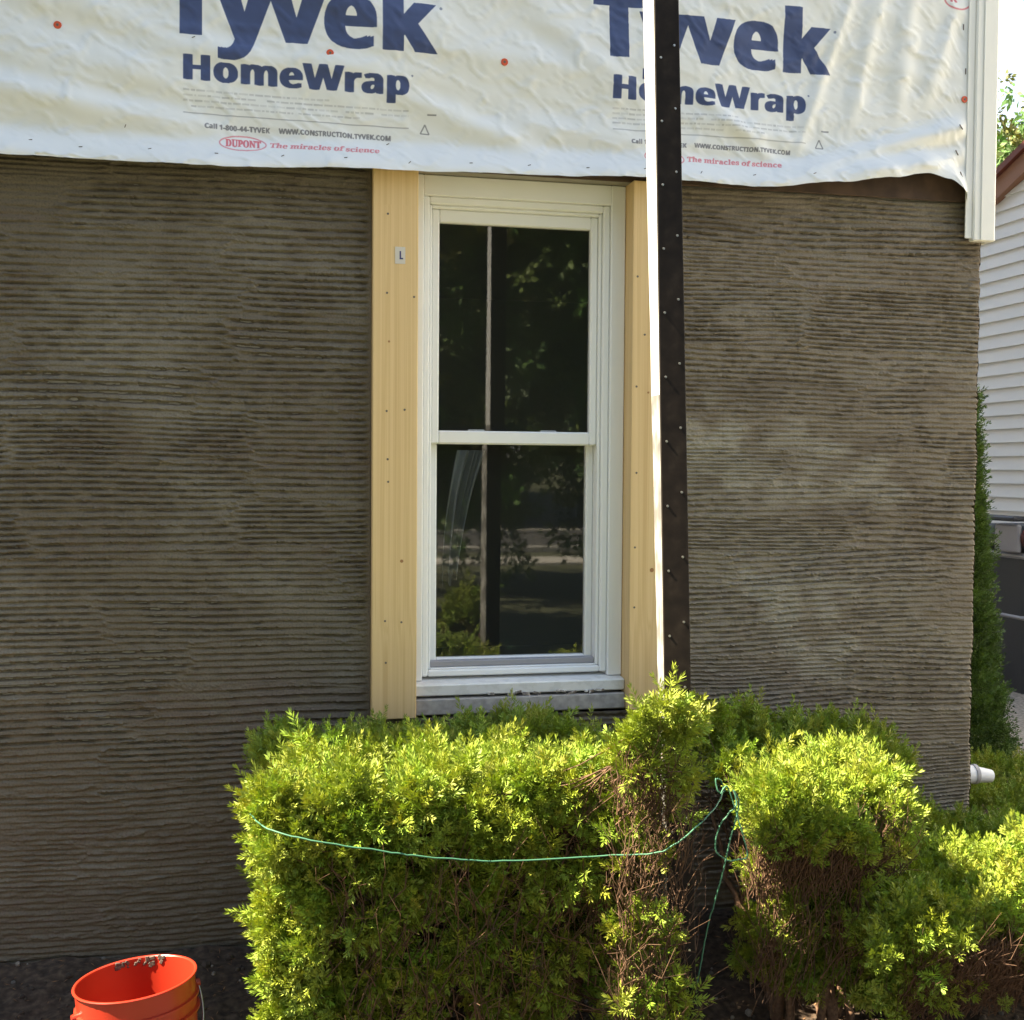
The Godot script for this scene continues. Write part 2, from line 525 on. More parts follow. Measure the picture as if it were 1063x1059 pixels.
func hem_y(x: float) -> float:
	for k in HEM.size() - 1:
		if x <= HEM[k + 1][0]:
			var t: float = (x - HEM[k][0]) / (HEM[k + 1][0] - HEM[k][0])
			return lerpf(HEM[k][1], HEM[k + 1][1], smoothstep(0.0, 1.0, t))
	return 2.6

# [from, to, half width, height]
const FOLDS := [
	[-1.6, 2.80, -0.95, 2.70, 0.05, 0.014], [-1.6, 2.93, -1.05, 2.86, 0.06, 0.008], [-1.05, 2.96, -0.35, 2.93, 0.035, 0.006], [-0.3, 2.86, 0.15, 2.70, 0.04, 0.010],
	[-0.35, 3.05, 0.25, 3.0, 0.05, 0.006], [0.1, 2.80, 0.55, 2.74, 0.05, 0.009], [0.15, 3.18, 0.5, 2.92, 0.05, 0.007], [0.75, 2.93, 1.0, 2.74, 0.025, 0.007], [0.72, 2.86, 1.15, 2.78, 0.03, 0.006],
	[1.18, 2.72, 1.78, 2.90, 0.035, 0.016], [1.32, 2.70, 1.78, 2.80, 0.03, 0.013], [1.12, 2.80, 1.3, 3.3, 0.02, 0.006], [1.32, 2.9, 1.42, 3.35, 0.03, 0.006], [1.5, 2.95, 1.55, 3.4, 0.035, 0.006], [1.62, 3.0, 1.72, 3.3, 0.03, 0.006],
	[-0.75, 3.2, -0.2, 3.1, 0.05, 0.006], [-1.5, 3.1, -1.1, 3.02, 0.05, 0.006], [0.6, 3.25, 0.9, 3.15, 0.05, 0.005]]

func wrap_z(x: float, y: float) -> float:
	var z := 0.03
	z += 0.012 * nz.get_noise_2d(x * 70.0, y * 190.0) + 0.0060 * nz2.get_noise_2d(x * 220.0 + y * 260.0, y * 480.0) + 0.0014 * nz.get_noise_2d(x * 900.0, y * 800.0)
	# sharp small creases
	var c1 := absf(nz.get_noise_2d(x * 420.0 + y * 300.0, y * 520.0 - x * 160.0))
	var c2 := absf(nz2.get_noise_2d(x * 700.0 - y * 500.0 + 60.0, y * 700.0 + x * 300.0))
	z += 0.0036 * smoothstep(0.10, 0.0, c1) + 0.0024 * smoothstep(0.10, 0.0, c2)
	for f in FOLDS:
		var a := Vector2(f[0], f[1])
		var b := Vector2(f[2], f[3])
		var p := Vector2(x, y)
		var d := b - a
		var t := (p - a).dot(d) / d.length_squared()
		if t < -0.3 or t > 1.3: continue
		var q := (p - a - d * t).length()
		if q > f[4] * 2.5: continue
		q += 0.006 * nz2.get_noise_2d(x * 300.0, y * 300.0)
		z += 1.7 * f[5] * exp(-q * q / (f[4] * f[4])) * smoothstep(-0.3, 0.2, t) * smoothstep(1.3, 0.8, t)
	var up := y - hem_y(x)
	var fl := clampf(1.0 - up / 0.115, 0.0, 1.0)
	z += (0.062 + 0.012 * nz.get_noise_2d(x * 150.0, 7.0)) * fl * fl * (3.0 - 2.0 * fl)
	var k := smoothstep(1.795, 1.74, x)
	return lerpf(0.036, z, k)

func build_wrap() -> void:
	var t := thing("house_wrap", "white printed house wrap sheet hanging over the mortar wall above the window", "house wrap", Vector3(0.0, 2.6, 0.0))
	var xs := span(-2.2, 1.80, 0.0115)
	var vs := span(0.0, 1.0, 0.0085)
	var f := func(x: float, v: float) -> Vector3:
		var h := hem_y(x)
		var y := lerpf(h, WY1, pow(v, 1.25))
		y += 0.0022 * nz2.get_noise_2d(x * 900.0, 3.0) * (1.0 - v)
		return Vector3(x, y - 2.6, wrap_z(x, y))
	var uvf := func(x: float, v: float) -> Vector2:
		var y := lerpf(hem_y(x), WY1, pow(v, 1.25))
		return Vector2((x - WX0) / 4.0, (WY1 - y) / 1.25)
	var m := mat(Color.WHITE, 0.42)
	m.albedo_texture = wrap_print()
	m.texture_repeat = false
	m.backlight_enabled = true
	m.backlight = Color(0.12, 0.12, 0.11)
	put("sheet", sheet(xs, vs, f, uvf), m, t)
	# red plastic cap nails and small staples
	var capst := stt()
	tube(capst, [Vector3(0, 0, -0.002), Vector3(0, 0, 0.0012)], 0.0125, 0.0115, 14, true)
	var capm := capst.commit()
	var headst := stt()
	tube(headst, [Vector3(0, 0, 0.0005), Vector3(0, 0, 0.0022)], 0.0045, 0.0042, 8, true)
	var headm := headst.commit()
	for c in [[-1.379, 2.999], [-0.54, 2.979], [0.039, 2.994], [1.768, 2.998]]:
		var o := put("cap_nail", capm, M.cap, t, Vector3(c[0], c[1] - 2.6, wrap_z(c[0], c[1]) + 0.002))
		put("nail_head", headm, M.nail, o)
	var stm := boxm(Vector3(-0.0055, -0.0012, -0.001), Vector3(0.0055, 0.0012, 0.0014), 0.0006)
	for c in [[-1.454, 2.631, 0.2], [-1.307, 2.617, 0.1], [-1.177, 2.697, 1.2], [-1.102, 2.624, 0.3], [-0.899, 2.622, 0.0], [-0.97, 2.995, 0.4], [-0.693, 2.629, 0.5], [-0.492, 2.635, 0.2], [-0.284, 2.632, 0.8], [-0.35, 2.70, 0.5], [-0.08, 2.642, 0.1], [0.118, 2.647, 0.3], [0.321, 2.65, 0.1], [0.524, 2.659, 0.2], [0.73, 2.66, 1.0], [0.93, 2.665, 0.3], [1.15, 2.68, 0.4], [1.742, 2.89, 2.2], [1.735, 2.80, 2.1], [1.75, 2.72, 2.0], [1.76, 3.26, 1.57], [1.77, 3.1, 1.57]]:
		var o := put("staple", stm, M.nail, t, Vector3(c[0], c[1] - 2.6, wrap_z(c[0], c[1]) + 0.001))
		o.rotation.z = c[2]
		if c[0] > 1.7: o.scale = Vector3(2.0, 1.6, 1.0)

# ---------------------------------------------------------------- house
func build_house() -> void:
	var t := thing("house", "house with a ridged grey-brown mortar coat on its wall below the white wrap", "house")
	mortar_panel(-1.75, -0.4005, -0.02, 2.64, t, -1)
	mortar_panel(-2.6, -1.75, -0.12, 2.64, t, 0, 0.012, 0.006)
	mortar_panel(-1.75, -0.4005, -0.12, -0.02, t, -1, 0.012, 0.006)
	mortar_panel(0.6285, 1.878, 0.36, 2.625, t, 1)
	mortar_panel(0.6285, 1.878, -0.12, 0.36, t, 1, 0.012, 0.006)
	mortar_panel(-0.40, 0.628, -0.12, 0.782, t, 0, 0.012, 0.006)
	# the side of the coat at the corner
	var sxs := span(-0.35, -0.012, 0.012)
	var sys := span(-0.12, 2.625, 0.012)
	var sf := func(a: float, y: float) -> Vector3:
		return Vector3(1.877 + 0.006 * (nz.get_noise_2d(3.0, y * 700.0) + 0.6 * nz2.get_noise_2d(9.0, y * 2600.0)) + 0.003 * nz.get_noise_2d(a * 900.0, y * 900.0), y, -0.36 - a)
	put("mortar_return", sheet(sxs, sys, sf, func(x, y): return Vector2(x, y), Rect2(), mortar_col), M.mortar, t)
	for b in [
		[Vector3(-6.0, -0.3, -0.22), Vector3(-0.41, 2.64, -0.014)], [Vector3(0.64, -0.3, -0.22), Vector3(1.85, 2.64, -0.014)],
		[Vector3(-0.41, -0.3, -0.22), Vector3(0.64, 0.76, -0.014)], [Vector3(-6.0, 2.64, -0.22), Vector3(1.85, 5.3, 0.006)],
		[Vector3(1.62, -0.3, -11.8), Vector3(1.85, 5.3, -0.22)], [Vector3(-6.0, -0.3, -11.8), Vector3(-5.8, 5.3, -0.22)], [Vector3(-6.0, -0.3, -12.0), Vector3(1.85, 5.3, -11.8)]]:
		put("wall", boxm(b[0], b[1], 0.004), M.wall_body, t)
	put("lining", boxm(Vector3(-0.41, 2.6285, -0.2), Vector3(0.64, 2.6385, -0.002), 0.002), M.wall_body, t)
	# dark band board that the wrap hem hangs over
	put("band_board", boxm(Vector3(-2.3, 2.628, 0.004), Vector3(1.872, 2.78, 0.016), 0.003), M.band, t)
	# inside of the room
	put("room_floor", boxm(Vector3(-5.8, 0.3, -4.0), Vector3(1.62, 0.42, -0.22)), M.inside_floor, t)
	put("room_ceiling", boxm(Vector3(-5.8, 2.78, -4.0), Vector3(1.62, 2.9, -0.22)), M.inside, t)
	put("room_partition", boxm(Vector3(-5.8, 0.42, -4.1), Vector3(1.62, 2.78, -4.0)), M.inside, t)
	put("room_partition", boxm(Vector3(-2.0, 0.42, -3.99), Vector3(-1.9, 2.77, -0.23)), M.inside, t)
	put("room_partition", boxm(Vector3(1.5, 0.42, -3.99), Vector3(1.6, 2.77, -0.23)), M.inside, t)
	# roof: unseen gable along the wall, its ridge raised to shade the neighbour
	var st := stt()
	var hw := 6.1
	for sgn in [1.0, -1.0]:
		var n := Vector3(0, 0.9, 0.44 * sgn).normalized()
		var a := Vector3(-6.2, 5.32, -6.0 + sgn * (hw + 0.05))
		var b := Vector3(2.0, 5.32, -6.0 + sgn * (hw + 0.05))
		var c := Vector3(2.0, 9.3, -6.0)
		var d := Vector3(-6.2, 9.3, -6.0)
		quad(st, a, b, c, d, n)
		quad(st, a - Vector3(0, 0.15, 0), b - Vector3(0, 0.15, 0), c - Vector3(0, 0.15, 0), d - Vector3(0, 0.15, 0), -n)
		quad(st, a, b, b - Vector3(0, 0.15, 0), a - Vector3(0, 0.15, 0), Vector3(0, 0, sgn))
		quad(st, b, c, c - Vector3(0, 0.15, 0), b - Vector3(0, 0.15, 0), Vector3(1, 0, 0))
		quad(st, a, d, d - Vector3(0, 0.15, 0), a - Vector3(0, 0.15, 0), Vector3(-1, 0, 0))
	put("roof", st.commit(), M.roof, t)
	for x in [1.84, -5.9]:
		var g := stt()
		for o in [0.0, -0.1]:
			tri(g, Vector3(x + o, 5.25, -11.9), Vector3(x + o, 5.25, -0.1), Vector3(x + o, 9.12, -6.0), Vector3(1 if o == 0.0 else -1, 0, 0))
		put("gable_wall", g.commit(), M.wall_body, t)
	# white corner post of the siding
	var cs := stt()
	box(cs, Vector3(1.806, 2.483, 0.018), Vector3(1.896, 5.25, 0.052), 0.004)
	box(cs, Vector3(1.880, 2.484, -0.075), Vector3(1.8965, 5.25, 0.017), 0.003)
	box(cs, Vector3(1.833, 2.4845, 0.0525), Vector3(1.889, 5.249, 0.0565), 0.003)
	put("corner_post", cs.commit(), M.trim, t)
	put("nailing_flange", boxm(Vector3(1.778, 2.492, 0.0365), Vector3(1.8055, 5.25, 0.042), 0.001), M.trim, t)

# ---------------------------------------------------------------- window
func frame_ring(x0: float, x1: float, y0: float, y1: float, w: Array, z0: float, z1: float, c := 0.003) -> ArrayMesh:
	# w: left, right, bottom, top widths
	var st := stt()
	box(st, Vector3(x0, y0, z0), Vector3(x0 + w[0], y1, z1), c)
	box(st, Vector3(x1 - w[1], y0, z0), Vector3(x1, y1, z1), c)
	if w[2] > 0.0: box(st, Vector3(x0 + w[0] - 0.0005, y0, z0 + 0.0005), Vector3(x1 - w[1] + 0.0005, y0 + w[2], z1 - 0.0005), c)
	if w[3] > 0.0: box(st, Vector3(x0 + w[0] - 0.0005, y1 - w[3], z0 + 0.0005), Vector3(x1 - w[1] + 0.0005, y1, z1 - 0.0005), c)
	return st.commit()

func build_window() -> void:
	var t := thing("window", "white double hung window with dark glass set between two new pine boards", "window", Vector3(0.12, 0.82, 0.0))
	var o := -t.position
	put("casing", frame_ring(-0.2475, 0.4985, 0.90, 2.627, [0.030, 0.052, 0.0, 0.069], -0.2, -0.046), M.vinyl, t, o)
	put("frame", frame_ring(-0.2175, 0.4465, 0.912, 2.558, [0.022, 0.026, 0.022, 0.026], -0.18, -0.058, 0.005), M.vinyl, t, o)
	put("stop_bead", frame_ring(-0.1955, 0.4205, 0.934, 2.532, [0.010, 0.012, 0.006, 0.012], -0.17, -0.070, 0.004), M.vinyl, t, o)
	var up := put("upper_sash", frame_ring(-0.1855, 0.4085, 1.716, 2.520, [0.027, 0.027, 0.046, 0.045], -0.112, -0.080, 0.005), M.vinyl, t, o)
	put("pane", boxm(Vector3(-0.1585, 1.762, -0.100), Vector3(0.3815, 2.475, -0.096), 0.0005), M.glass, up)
	var lo := put("lower_sash", frame_ring(-0.1855, 0.4085, 0.940, 1.752, [0.027, 0.027, 0.028, 0.036], -0.150, -0.115, 0.005), M.vinyl, t, o)
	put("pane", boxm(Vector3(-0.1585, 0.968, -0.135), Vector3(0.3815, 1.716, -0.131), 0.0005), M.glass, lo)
	put("bottom_track", boxm(Vector3(-0.185, 0.9405, -0.113), Vector3(0.408, 0.962, -0.082), 0.003), M.bin_light, t, o)
	for x in [-0.02, 0.24]:
		put("sash_lock", boxm(Vector3(x - 0.03, 1.7525, -0.118), Vector3(x + 0.03, 1.768, -0.1125), 0.003), M.vinyl, t, o)
	# sloping sill with worn paint
	var st := stt()
	var xf := Transform3D(Basis(Vector3.RIGHT, 0.10), Vector3(0, 0.905, -0.06))
	box(st, Vector3(-0.2475, -0.046, -0.10), Vector3(0.4985, -0.006, 0.058), 0.004, xf)
	put("sill", st.commit(), M.old_paint, t, o)
	var fs := stt()
	rng.seed = 91
	# flakes of paint standing off the lower edge of the sill
	var x := -0.13
	while x < 0.46:
		var w := rng.randf_range(0.008, 0.035)
		if rng.randf() > 0.3:
			var y := rng.randf_range(0.846, 0.856)
			var xf2 := Transform3D(Basis.from_euler(Vector3(rng.randf_range(-0.2, 0.5), rng.randf_range(-0.2, 0.2), rng.randf_range(-0.3, 0.3))), Vector3(x, y + 0.004, -0.001))
			box(fs, Vector3(-w * 0.5, -0.004, -0.002), Vector3(w * 0.5, rng.randf_range(0.002, 0.007), 0.0015), 0.0008, xf2)
		x += w + rng.randf_range(0.0, 0.02)
	put("peeling_paint", fs.commit(), M.flaked, t, o)
	put("sub_sill", boxm(Vector3(-0.2475, 0.79, -0.19), Vector3(0.4985, 0.845, 0.004), 0.004), M.subsill, t, o)

func nail_holes(parent: Node, o: Vector3, spots: Array, z: float) -> void:
	var hs := stt()
	tube(hs, [Vector3(0, 0, -0.003), Vector3(0, 0, 0.0006)], 0.0042, 0.0038, 8, true)
	var hm := hs.commit()
	for s in spots:
		put("nail_head", hm, M.nail, parent, Vector3(s[0], s[1], z) + o)

func board(called: String, label: String, x0: float, x1: float, y0: float, y1: float, knots: Array, nails: Array) -> void:
	var t := thing(called, label, "board", Vector3((x0 + x1) * 0.5, y0, 0.0), "pine boards beside the window")
	var o := -t.position
	put("plank", boxm(Vector3(x0, y0, -0.19), Vector3(x1, y1, 0.036), 0.0025), M.pine, t, o)
	for k in knots:
		var ks := stt()
		tube(ks, [Vector3(k[0], k[1], 0.030), Vector3(k[0], k[1], 0.0368)], k[2], k[2] * 0.96, 9, true)
		put("knot", ks.commit(), M.knot, t, o)
	nail_holes(t, o, nails, 0.0365)

func build_boards() -> void:
	board("pine_board", "wide new pine board beside the window with a small pencilled tag", -0.3985, -0.2485, 0.789, 2.63,
		[[-0.30, 1.32, 0.006], [-0.345, 2.05, 0.004]],
		[[-0.352, 2.21], [-0.262, 2.20], [-0.352, 1.82], [-0.292, 1.825], [-0.348, 1.66], [-0.346, 1.585], [-0.355, 1.12], [-0.30, 1.115], [-0.352, 0.98], [-0.30, 2.36], [-0.35, 2.47]])
	# printed paper tag stapled to the board
	var tg := put("paper_tag", boxm(Vector3(-0.017, -0.028, 0.0), Vector3(0.017, 0.028, 0.0012), 0.0004), mat(lin(0.60, 0.56, 0.50), 0.8), null, Vector3(-0.309, 2.335, 0.0362))
	tag(tg, "small pale paper tag fixed near the top of the wide pine board", "tag")
	var mk := stt()
	box(mk, Vector3(-0.002, -0.012, 0.0012), Vector3(0.003, 0.014, 0.002), 0.0003)
	box(mk, Vector3(-0.002, -0.013, 0.00125), Vector3(0.010, -0.008, 0.0021), 0.0003)
	put("ink_mark", mk.commit(), mat(lin(0.05, 0.05, 0.16), 0.8), tg)
	board("pine_board", "narrow new pine board between the window and the dark pole", 0.4995, 0.6265, 0.789, 2.63,
		[[0.58, 1.28, 0.008], [0.56, 1.9, 0.004]],
		[[0.517, 2.30], [0.517, 1.92], [0.517, 1.36], [0.517, 1.15], [0.52, 1.62], [0.545, 2.1]])

# ---------------------------------------------------------------- pole
func pole_at(y: float) -> Vector3:
	return Vector3(0.2865 - 0.0052 * y, y, 1.171 - 0.066 * y)

func pole_turn(y: float) -> float:
	return deg_to_rad(lerpf(-10.0, 3.0, clampf((y - 0.9) / 2.0, 0.0, 1.0)))

func loft(secs: Array) -> ArrayMesh:
	# secs: rings of points of the same size, closed, flat shaded around
	var st := stt()
	for i in secs.size() - 1:
		var A: Array = secs[i]
		var B: Array = secs[i + 1]
		var mid := Vector3.ZERO
		for v in A: mid += v
		mid /= A.size()
		for k in A.size():
			var k2 := (k + 1) % A.size()
			var n: Vector3 = (A[k2] - A[k]).cross(B[k] - A[k]).normalized()
			if n.dot((A[k] + A[k2]) * 0.5 - mid) < 0.0: n = -n
			quad(st, A[k], A[k2], B[k2], B[k], n)
	for e in [0, secs.size() - 1]:
		var R: Array = secs[e]
		for k in range(1, R.size() - 1):
			tri(st, R[0], R[k], R[k + 1], Vector3.DOWN if e == 0 else Vector3.UP)
	return st.commit()

func build_pole() -> void:
	var t := thing("scaffold_pole", "tall scaffold pole with a dark studded face and bright metal side before the window", "pole", pole_at(-0.06))
	var o := -t.position
	var body := []
	var face := []
	var plate := []
	for y in span(-0.06, 5.2, 0.1):
		var b := Basis(Vector3.UP, pole_turn(y))
		var p := pole_at(y)
		# slight dents in the thin metal side
		var dn := 0.0012 * nz.get_noise_2d(y * 380.0, 4.0)
		var w := 0.034
		var ring := []
		for q in [[-w + 0.004, 0.0], [-w + dn, -0.005], [-w + dn * 2.0, -0.045], [-w - dn, -0.063], [-w + 0.004, -0.068], [w - 0.004, -0.068], [w, -0.064], [w, -0.004], [w - 0.004, 0.0]]:
			ring.append(p + b * Vector3(q[0], 0, q[1]))
		body.append(ring)
		var r3 := []
		for q in [[-w - 0.001, 0.0], [-w - 0.005 + dn, -0.004], [-w - 0.005 + dn * 2.0, -0.045], [-w - 0.005 - dn, -0.064], [-w - 0.001, -0.068]]:
			r3.append(p + b * Vector3(q[0], 0, q[1]))
		plate.append(r3)
		var r2 := []
		for q in [[-0.035, 0.0005], [-0.035, 0.003], [-0.033, 0.005], [0.033, 0.005], [0.035, 0.003], [0.035, 0.0005]]:
			r2.append(p + b * Vector3(q[0], 0, q[1]))
		face.append(r2)
	put("tube", loft(body), M.rubber, t, o)
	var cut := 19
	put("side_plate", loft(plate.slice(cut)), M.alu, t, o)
	var low := put("side_plate", loft(plate.slice(0, cut + 1)), M.shaded_grey, t, o)  # shade on the lower side is put into this grey colour
	low.set_meta("label", "lower metal side with its shade painted as mottled grey")
	put("grip_face", loft(face), M.rubber, t, o)
	var hs := stt()
	tube(hs, [Vector3(0, 0, -0.002), Vector3(0, 0, 0.0012), Vector3(0, 0, 0.0022)], 0.0038, 0.0028, 8, true)
	var hm := hs.commit()
	for k in 30:
		for s in [0, 1]:
			var y: float = 0.36 + k * 0.168 + (0.036 if s == 0 else 0.0)
			if y > 5.1: continue
			var b := Basis(Vector3.UP, pole_turn(y))
			var scr := put("screw", hm, M.steel, t, o + pole_at(y) + b * Vector3(0.019 if s == 0 else -0.019, 0, 0.005))
			scr.rotation.y = pole_turn(y)

# ---------------------------------------------------------------- yew
func needle(V: PackedVector3Array, N: PackedVector3Array, base: Vector3, d: Vector3, up: Vector3, l: float, w: float) -> void:
	var s := d.cross(up).normalized() * w * 0.5
	var n := s.cross(d).normalized()
	var m := base + d * l * 0.45
	var tip := base + d * l - up * l * 0.08
	var tris := [base, m + s, m - s, m + s, tip, m - s]
	# front faces run clockwise
	if (tris[1] - tris[0]).cross(tris[2] - tris[0]).dot(n) > 0.0:
		tris = [base, m - s, m + s, m - s, tip, m + s]
	for v in tris:
		V.append(v)
		N.append(n)

func to_mesh(V: PackedVector3Array, N: PackedVector3Array) -> ArrayMesh:
	var arr := []
	arr.resize(Mesh.ARRAY_MAX)
	arr[Mesh.ARRAY_VERTEX] = V
	arr[Mesh.ARRAY_NORMAL] = N
	var am := ArrayMesh.new()
	am.add_surface_from_arrays(Mesh.PRIMITIVE_TRIANGLES, arr)
	return am

# a leafy shoot along +Y: a stem with side sprigs, each with two ranks of needles
func shoot(length: float, sprigs: int, needles: int, nl: float, nw: float, spread: float) -> ArrayMesh:
	var V := PackedVector3Array()
	var N := PackedVector3Array()
	for s in sprigs:
		var f := float(s) / sprigs
		var a := s * 2.4 + rng.randf_range(-0.4, 0.4)
		var d0 := (Vector3(cos(a), 0, sin(a)) * spread * (1.0 - 0.5 * f) + Vector3(0, 0.75, 0)).normalized()
		if s == sprigs - 1: d0 = Vector3.UP
		var p := Vector3(0, length * (0.05 + 0.6 * f), 0)
		var l := length * rng.randf_range(0.38, 0.62)
		var side := d0.cross(Vector3(rng.randf_range(-1, 1), rng.randf_range(-0.3, 0.3), rng.randf_range(-1, 1))).normalized()
		var up := side.cross(d0).normalized()
		for k in needles:
			var g := (k + 0.5) / needles
			var base := p + d0 * l * g + Vector3(0, -0.2, 0) * l * g * g * 0.3
			var sg := 1.0 if k % 2 == 0 else -1.0
			var ang := lerpf(1.15, 0.35, g) + rng.randf_range(-0.15, 0.15)
			var phi := rng.randfn(0.0, 0.9)
			var lat := side * sg * cos(phi) + up * sin(phi)
			var dir := (d0 * cos(ang) + lat * sin(ang)).normalized()
			var upn := (up * cos(phi) - side * sg * sin(phi)).normalized()
			needle(V, N, base, dir, upn, nl * rng.randf_range(0.7, 1.1) * (1.0 - 0.35 * g * g), nw)
	return to_mesh(V, N)

var shoots: Array = []

func leaf_color() -> Color:
	# one green for every yew shoot, with a slight scatter from shoot to shoot
	return Color(0.215, 0.280, 0.026) * Color(rng.randf_range(0.86, 1.16), rng.randf_range(0.9, 1.1), rng.randf_range(0.8, 1.2))

func multi(called: String, mesh: Mesh, xf: Array, cols: Array, parent: Node, m: Material) -> void:
	var mm := MultiMesh.new()
	mm.transform_format = MultiMesh.TRANSFORM_3D
	mm.use_colors = true
	mm.mesh = mesh
	mm.instance_count = xf.size()
	for k in xf.size():
		mm.set_instance_transform(k, xf[k])
		mm.set_instance_color(k, cols[k])
	var o := MultiMeshInstance3D.new()
	o.multimesh = mm
	o.material_override = m
	o.name = called
	o.set_meta("kind", "stuff")
	parent.add_child(o, true)

# one yew: faces is a list of [origin, u edge, v edge, outward, how many, density callable]
func yew(label: String, root: Vector3, faces: Array, stems: Array, twigs: Array, group := "clipped yews in front of the wall") -> Node3D:
	var t := thing("yew_bush", label, "bush", root, group)
	var xfs := []
	var cols := []
	for k in shoots.size():
		xfs.append([])
		cols.append([])
	var tips := []
	for f in faces:
		var made := 0
		var tries := 0
		while made < f[4] and tries < f[4] * 6:
			tries += 1
			var a := rng.randf()
			var b := rng.randf()
			var p: Vector3 = f[0] + f[1] * a + f[2] * b
			var clump := nz2.get_noise_3d(p.x * 900.0, p.y * 900.0, p.z * 900.0)
			var den: float = f[5].call(a, b) * (0.58 + 2.1 * clump)
			if f[4] > 100 and rng.randf() > den: continue
			made += 1
			var n: Vector3 = f[3]
			var lump := nz.get_noise_3d(p.x * 330.0, p.y * 330.0, p.z * 330.0) * 0.07 + nz2.get_noise_3d(p.x * 900.0 + 50.0, p.y * 900.0, p.z * 900.0) * 0.04
			var ea: float = minf(a, 1.0 - a) * f[1].length()
			var eb: float = minf(b, 1.0 - b) * f[2].length()
			var ka := maxf(0.0, 1.0 - ea / 0.1)
			var kb := maxf(0.0, 1.0 - eb / 0.1)
			var q := p + n * (lump - absf(rng.randfn(0.0, 0.035)) - 0.04 - 0.045 * (ka * ka + kb * kb))
			n = (n + f[1].normalized() * (0.6 * ka * (1.0 if a > 0.5 else -1.0)) + f[2].normalized() * (0.6 * kb * (1.0 if b > 0.5 else -1.0))).normalized()
			var dir := (n * 0.8 + Vector3.UP * (0.55 if n.y < 0.5 else 0.2) + rv(0.45)).normalized()
			var roll := rng.randf() * TAU
			var bs := Basis(Quaternion(Vector3.UP, dir)) * Basis(Vector3.UP, roll)
			var sc := rng.randf_range(0.65, 1.35) * (0.95 if n.y > 0.7 else 1.1)
			var kind := rng.randi() % shoots.size()
			xfs[kind].append(Transform3D(bs.scaled(Vector3.ONE * sc), q - root))
			cols[kind].append(leaf_color())
			if rng.randf() < 0.22: tips.append([q, n])
	for k in shoots.size():
		if xfs[k].size() > 0: multi("foliage", shoots[k], xfs[k], cols[k], t, M.leaf)
	var bst := stt()
	for s in stems:
		var pts := spline(s[0], 5)
		for k in pts.size(): pts[k] = pts[k] - root + rv(0.008)
		tube(bst, pts, s[1], s[2], 6)
	put("stem", bst.commit(), M.twig, t)
	var tw := stt()
	for tp in tips:
		# a twig from the inside out to the shoot
		var st0: Array = stems[rng.randi() % stems.size()][0]
		var from: Vector3 = st0[1 + rng.randi() % (st0.size() - 1)]
		var best := from
		for k in 4:
			var sk: Array = stems[rng.randi() % stems.size()][0]
			var c: Vector3 = sk[1 + rng.randi() % (sk.size() - 1)]
			if c.distance_to(tp[0]) < best.distance_to(tp[0]) and c.y < tp[0].y + 0.05: best = c
		var midp: Vector3 = best.lerp(tp[0], 0.55) + Vector3(0, -0.05, 0) + rv(0.03)
		var pts := spline([best - root, midp - root, tp[0] - root], 3)
		tube(tw, pts, 0.0032, 0.0012, 3)
	for f in twigs:
		# bare upright twigs on a clipped side: [origin, u edge, v edge, how many, length, lean]
		for k in f[3]:
			var p: Vector3 = f[0] + f[1] * rng.randf() + f[2] * rng.randf()
			var l: float = f[4] * rng.randf_range(0.5, 1.2)
			var d: Vector3 = (Vector3.UP + f[5] + rv(0.5)).normalized()
			var c1 := p - root + d * l * 0.35 + rv(0.012)
			var c2 := p - root + d * l * 0.7 + rv(0.022)
			tube(tw, [p - root, c1, c2, p - root + d * l + rv(0.03)], rng.randf_range(0.0012, 0.0024), 0.0008, 3)
			for c in [c1, c2]:
				if rng.randf() < 0.7: tube(tw, [c, c + (d + rv(0.6)).normalized() * l * rng.randf_range(0.2, 0.4)], 0.0011, 0.0007, 3)
	var to := put("twig", tw.commit(), M.twig_red, t)
	to.set_meta("kind", "stuff")
	return t

func stems_for(base: Vector3, half: Vector3, n: int, spread := 1.0) -> Array:
	# stems from the ground fanning out through a box above base
	var out := []
	for k in n:
		var a := Vector3(base.x + rng.randf_range(-0.5, 0.5) * half.x, base.y - 0.05, base.z + rng.randf_range(-0.4, 0.4) * half.z)
		var e := Vector3(base.x + rng.randf_range(-0.92, 0.92) * half.x * spread, base.y + half.y * rng.randf_range(0.75, 0.93), base.z + rng.randf_range(-0.85, 0.85) * half.z)
		out.append([[a, a.lerp(e, 0.35) + Vector3(rng.randf_range(-0.05, 0.05), 0.06, rng.randf_range(-0.05, 0.05)), a.lerp(e, 0.7) + rv(0.03), e], rng.randf_range(0.009, 0.018), 0.004])
	return out

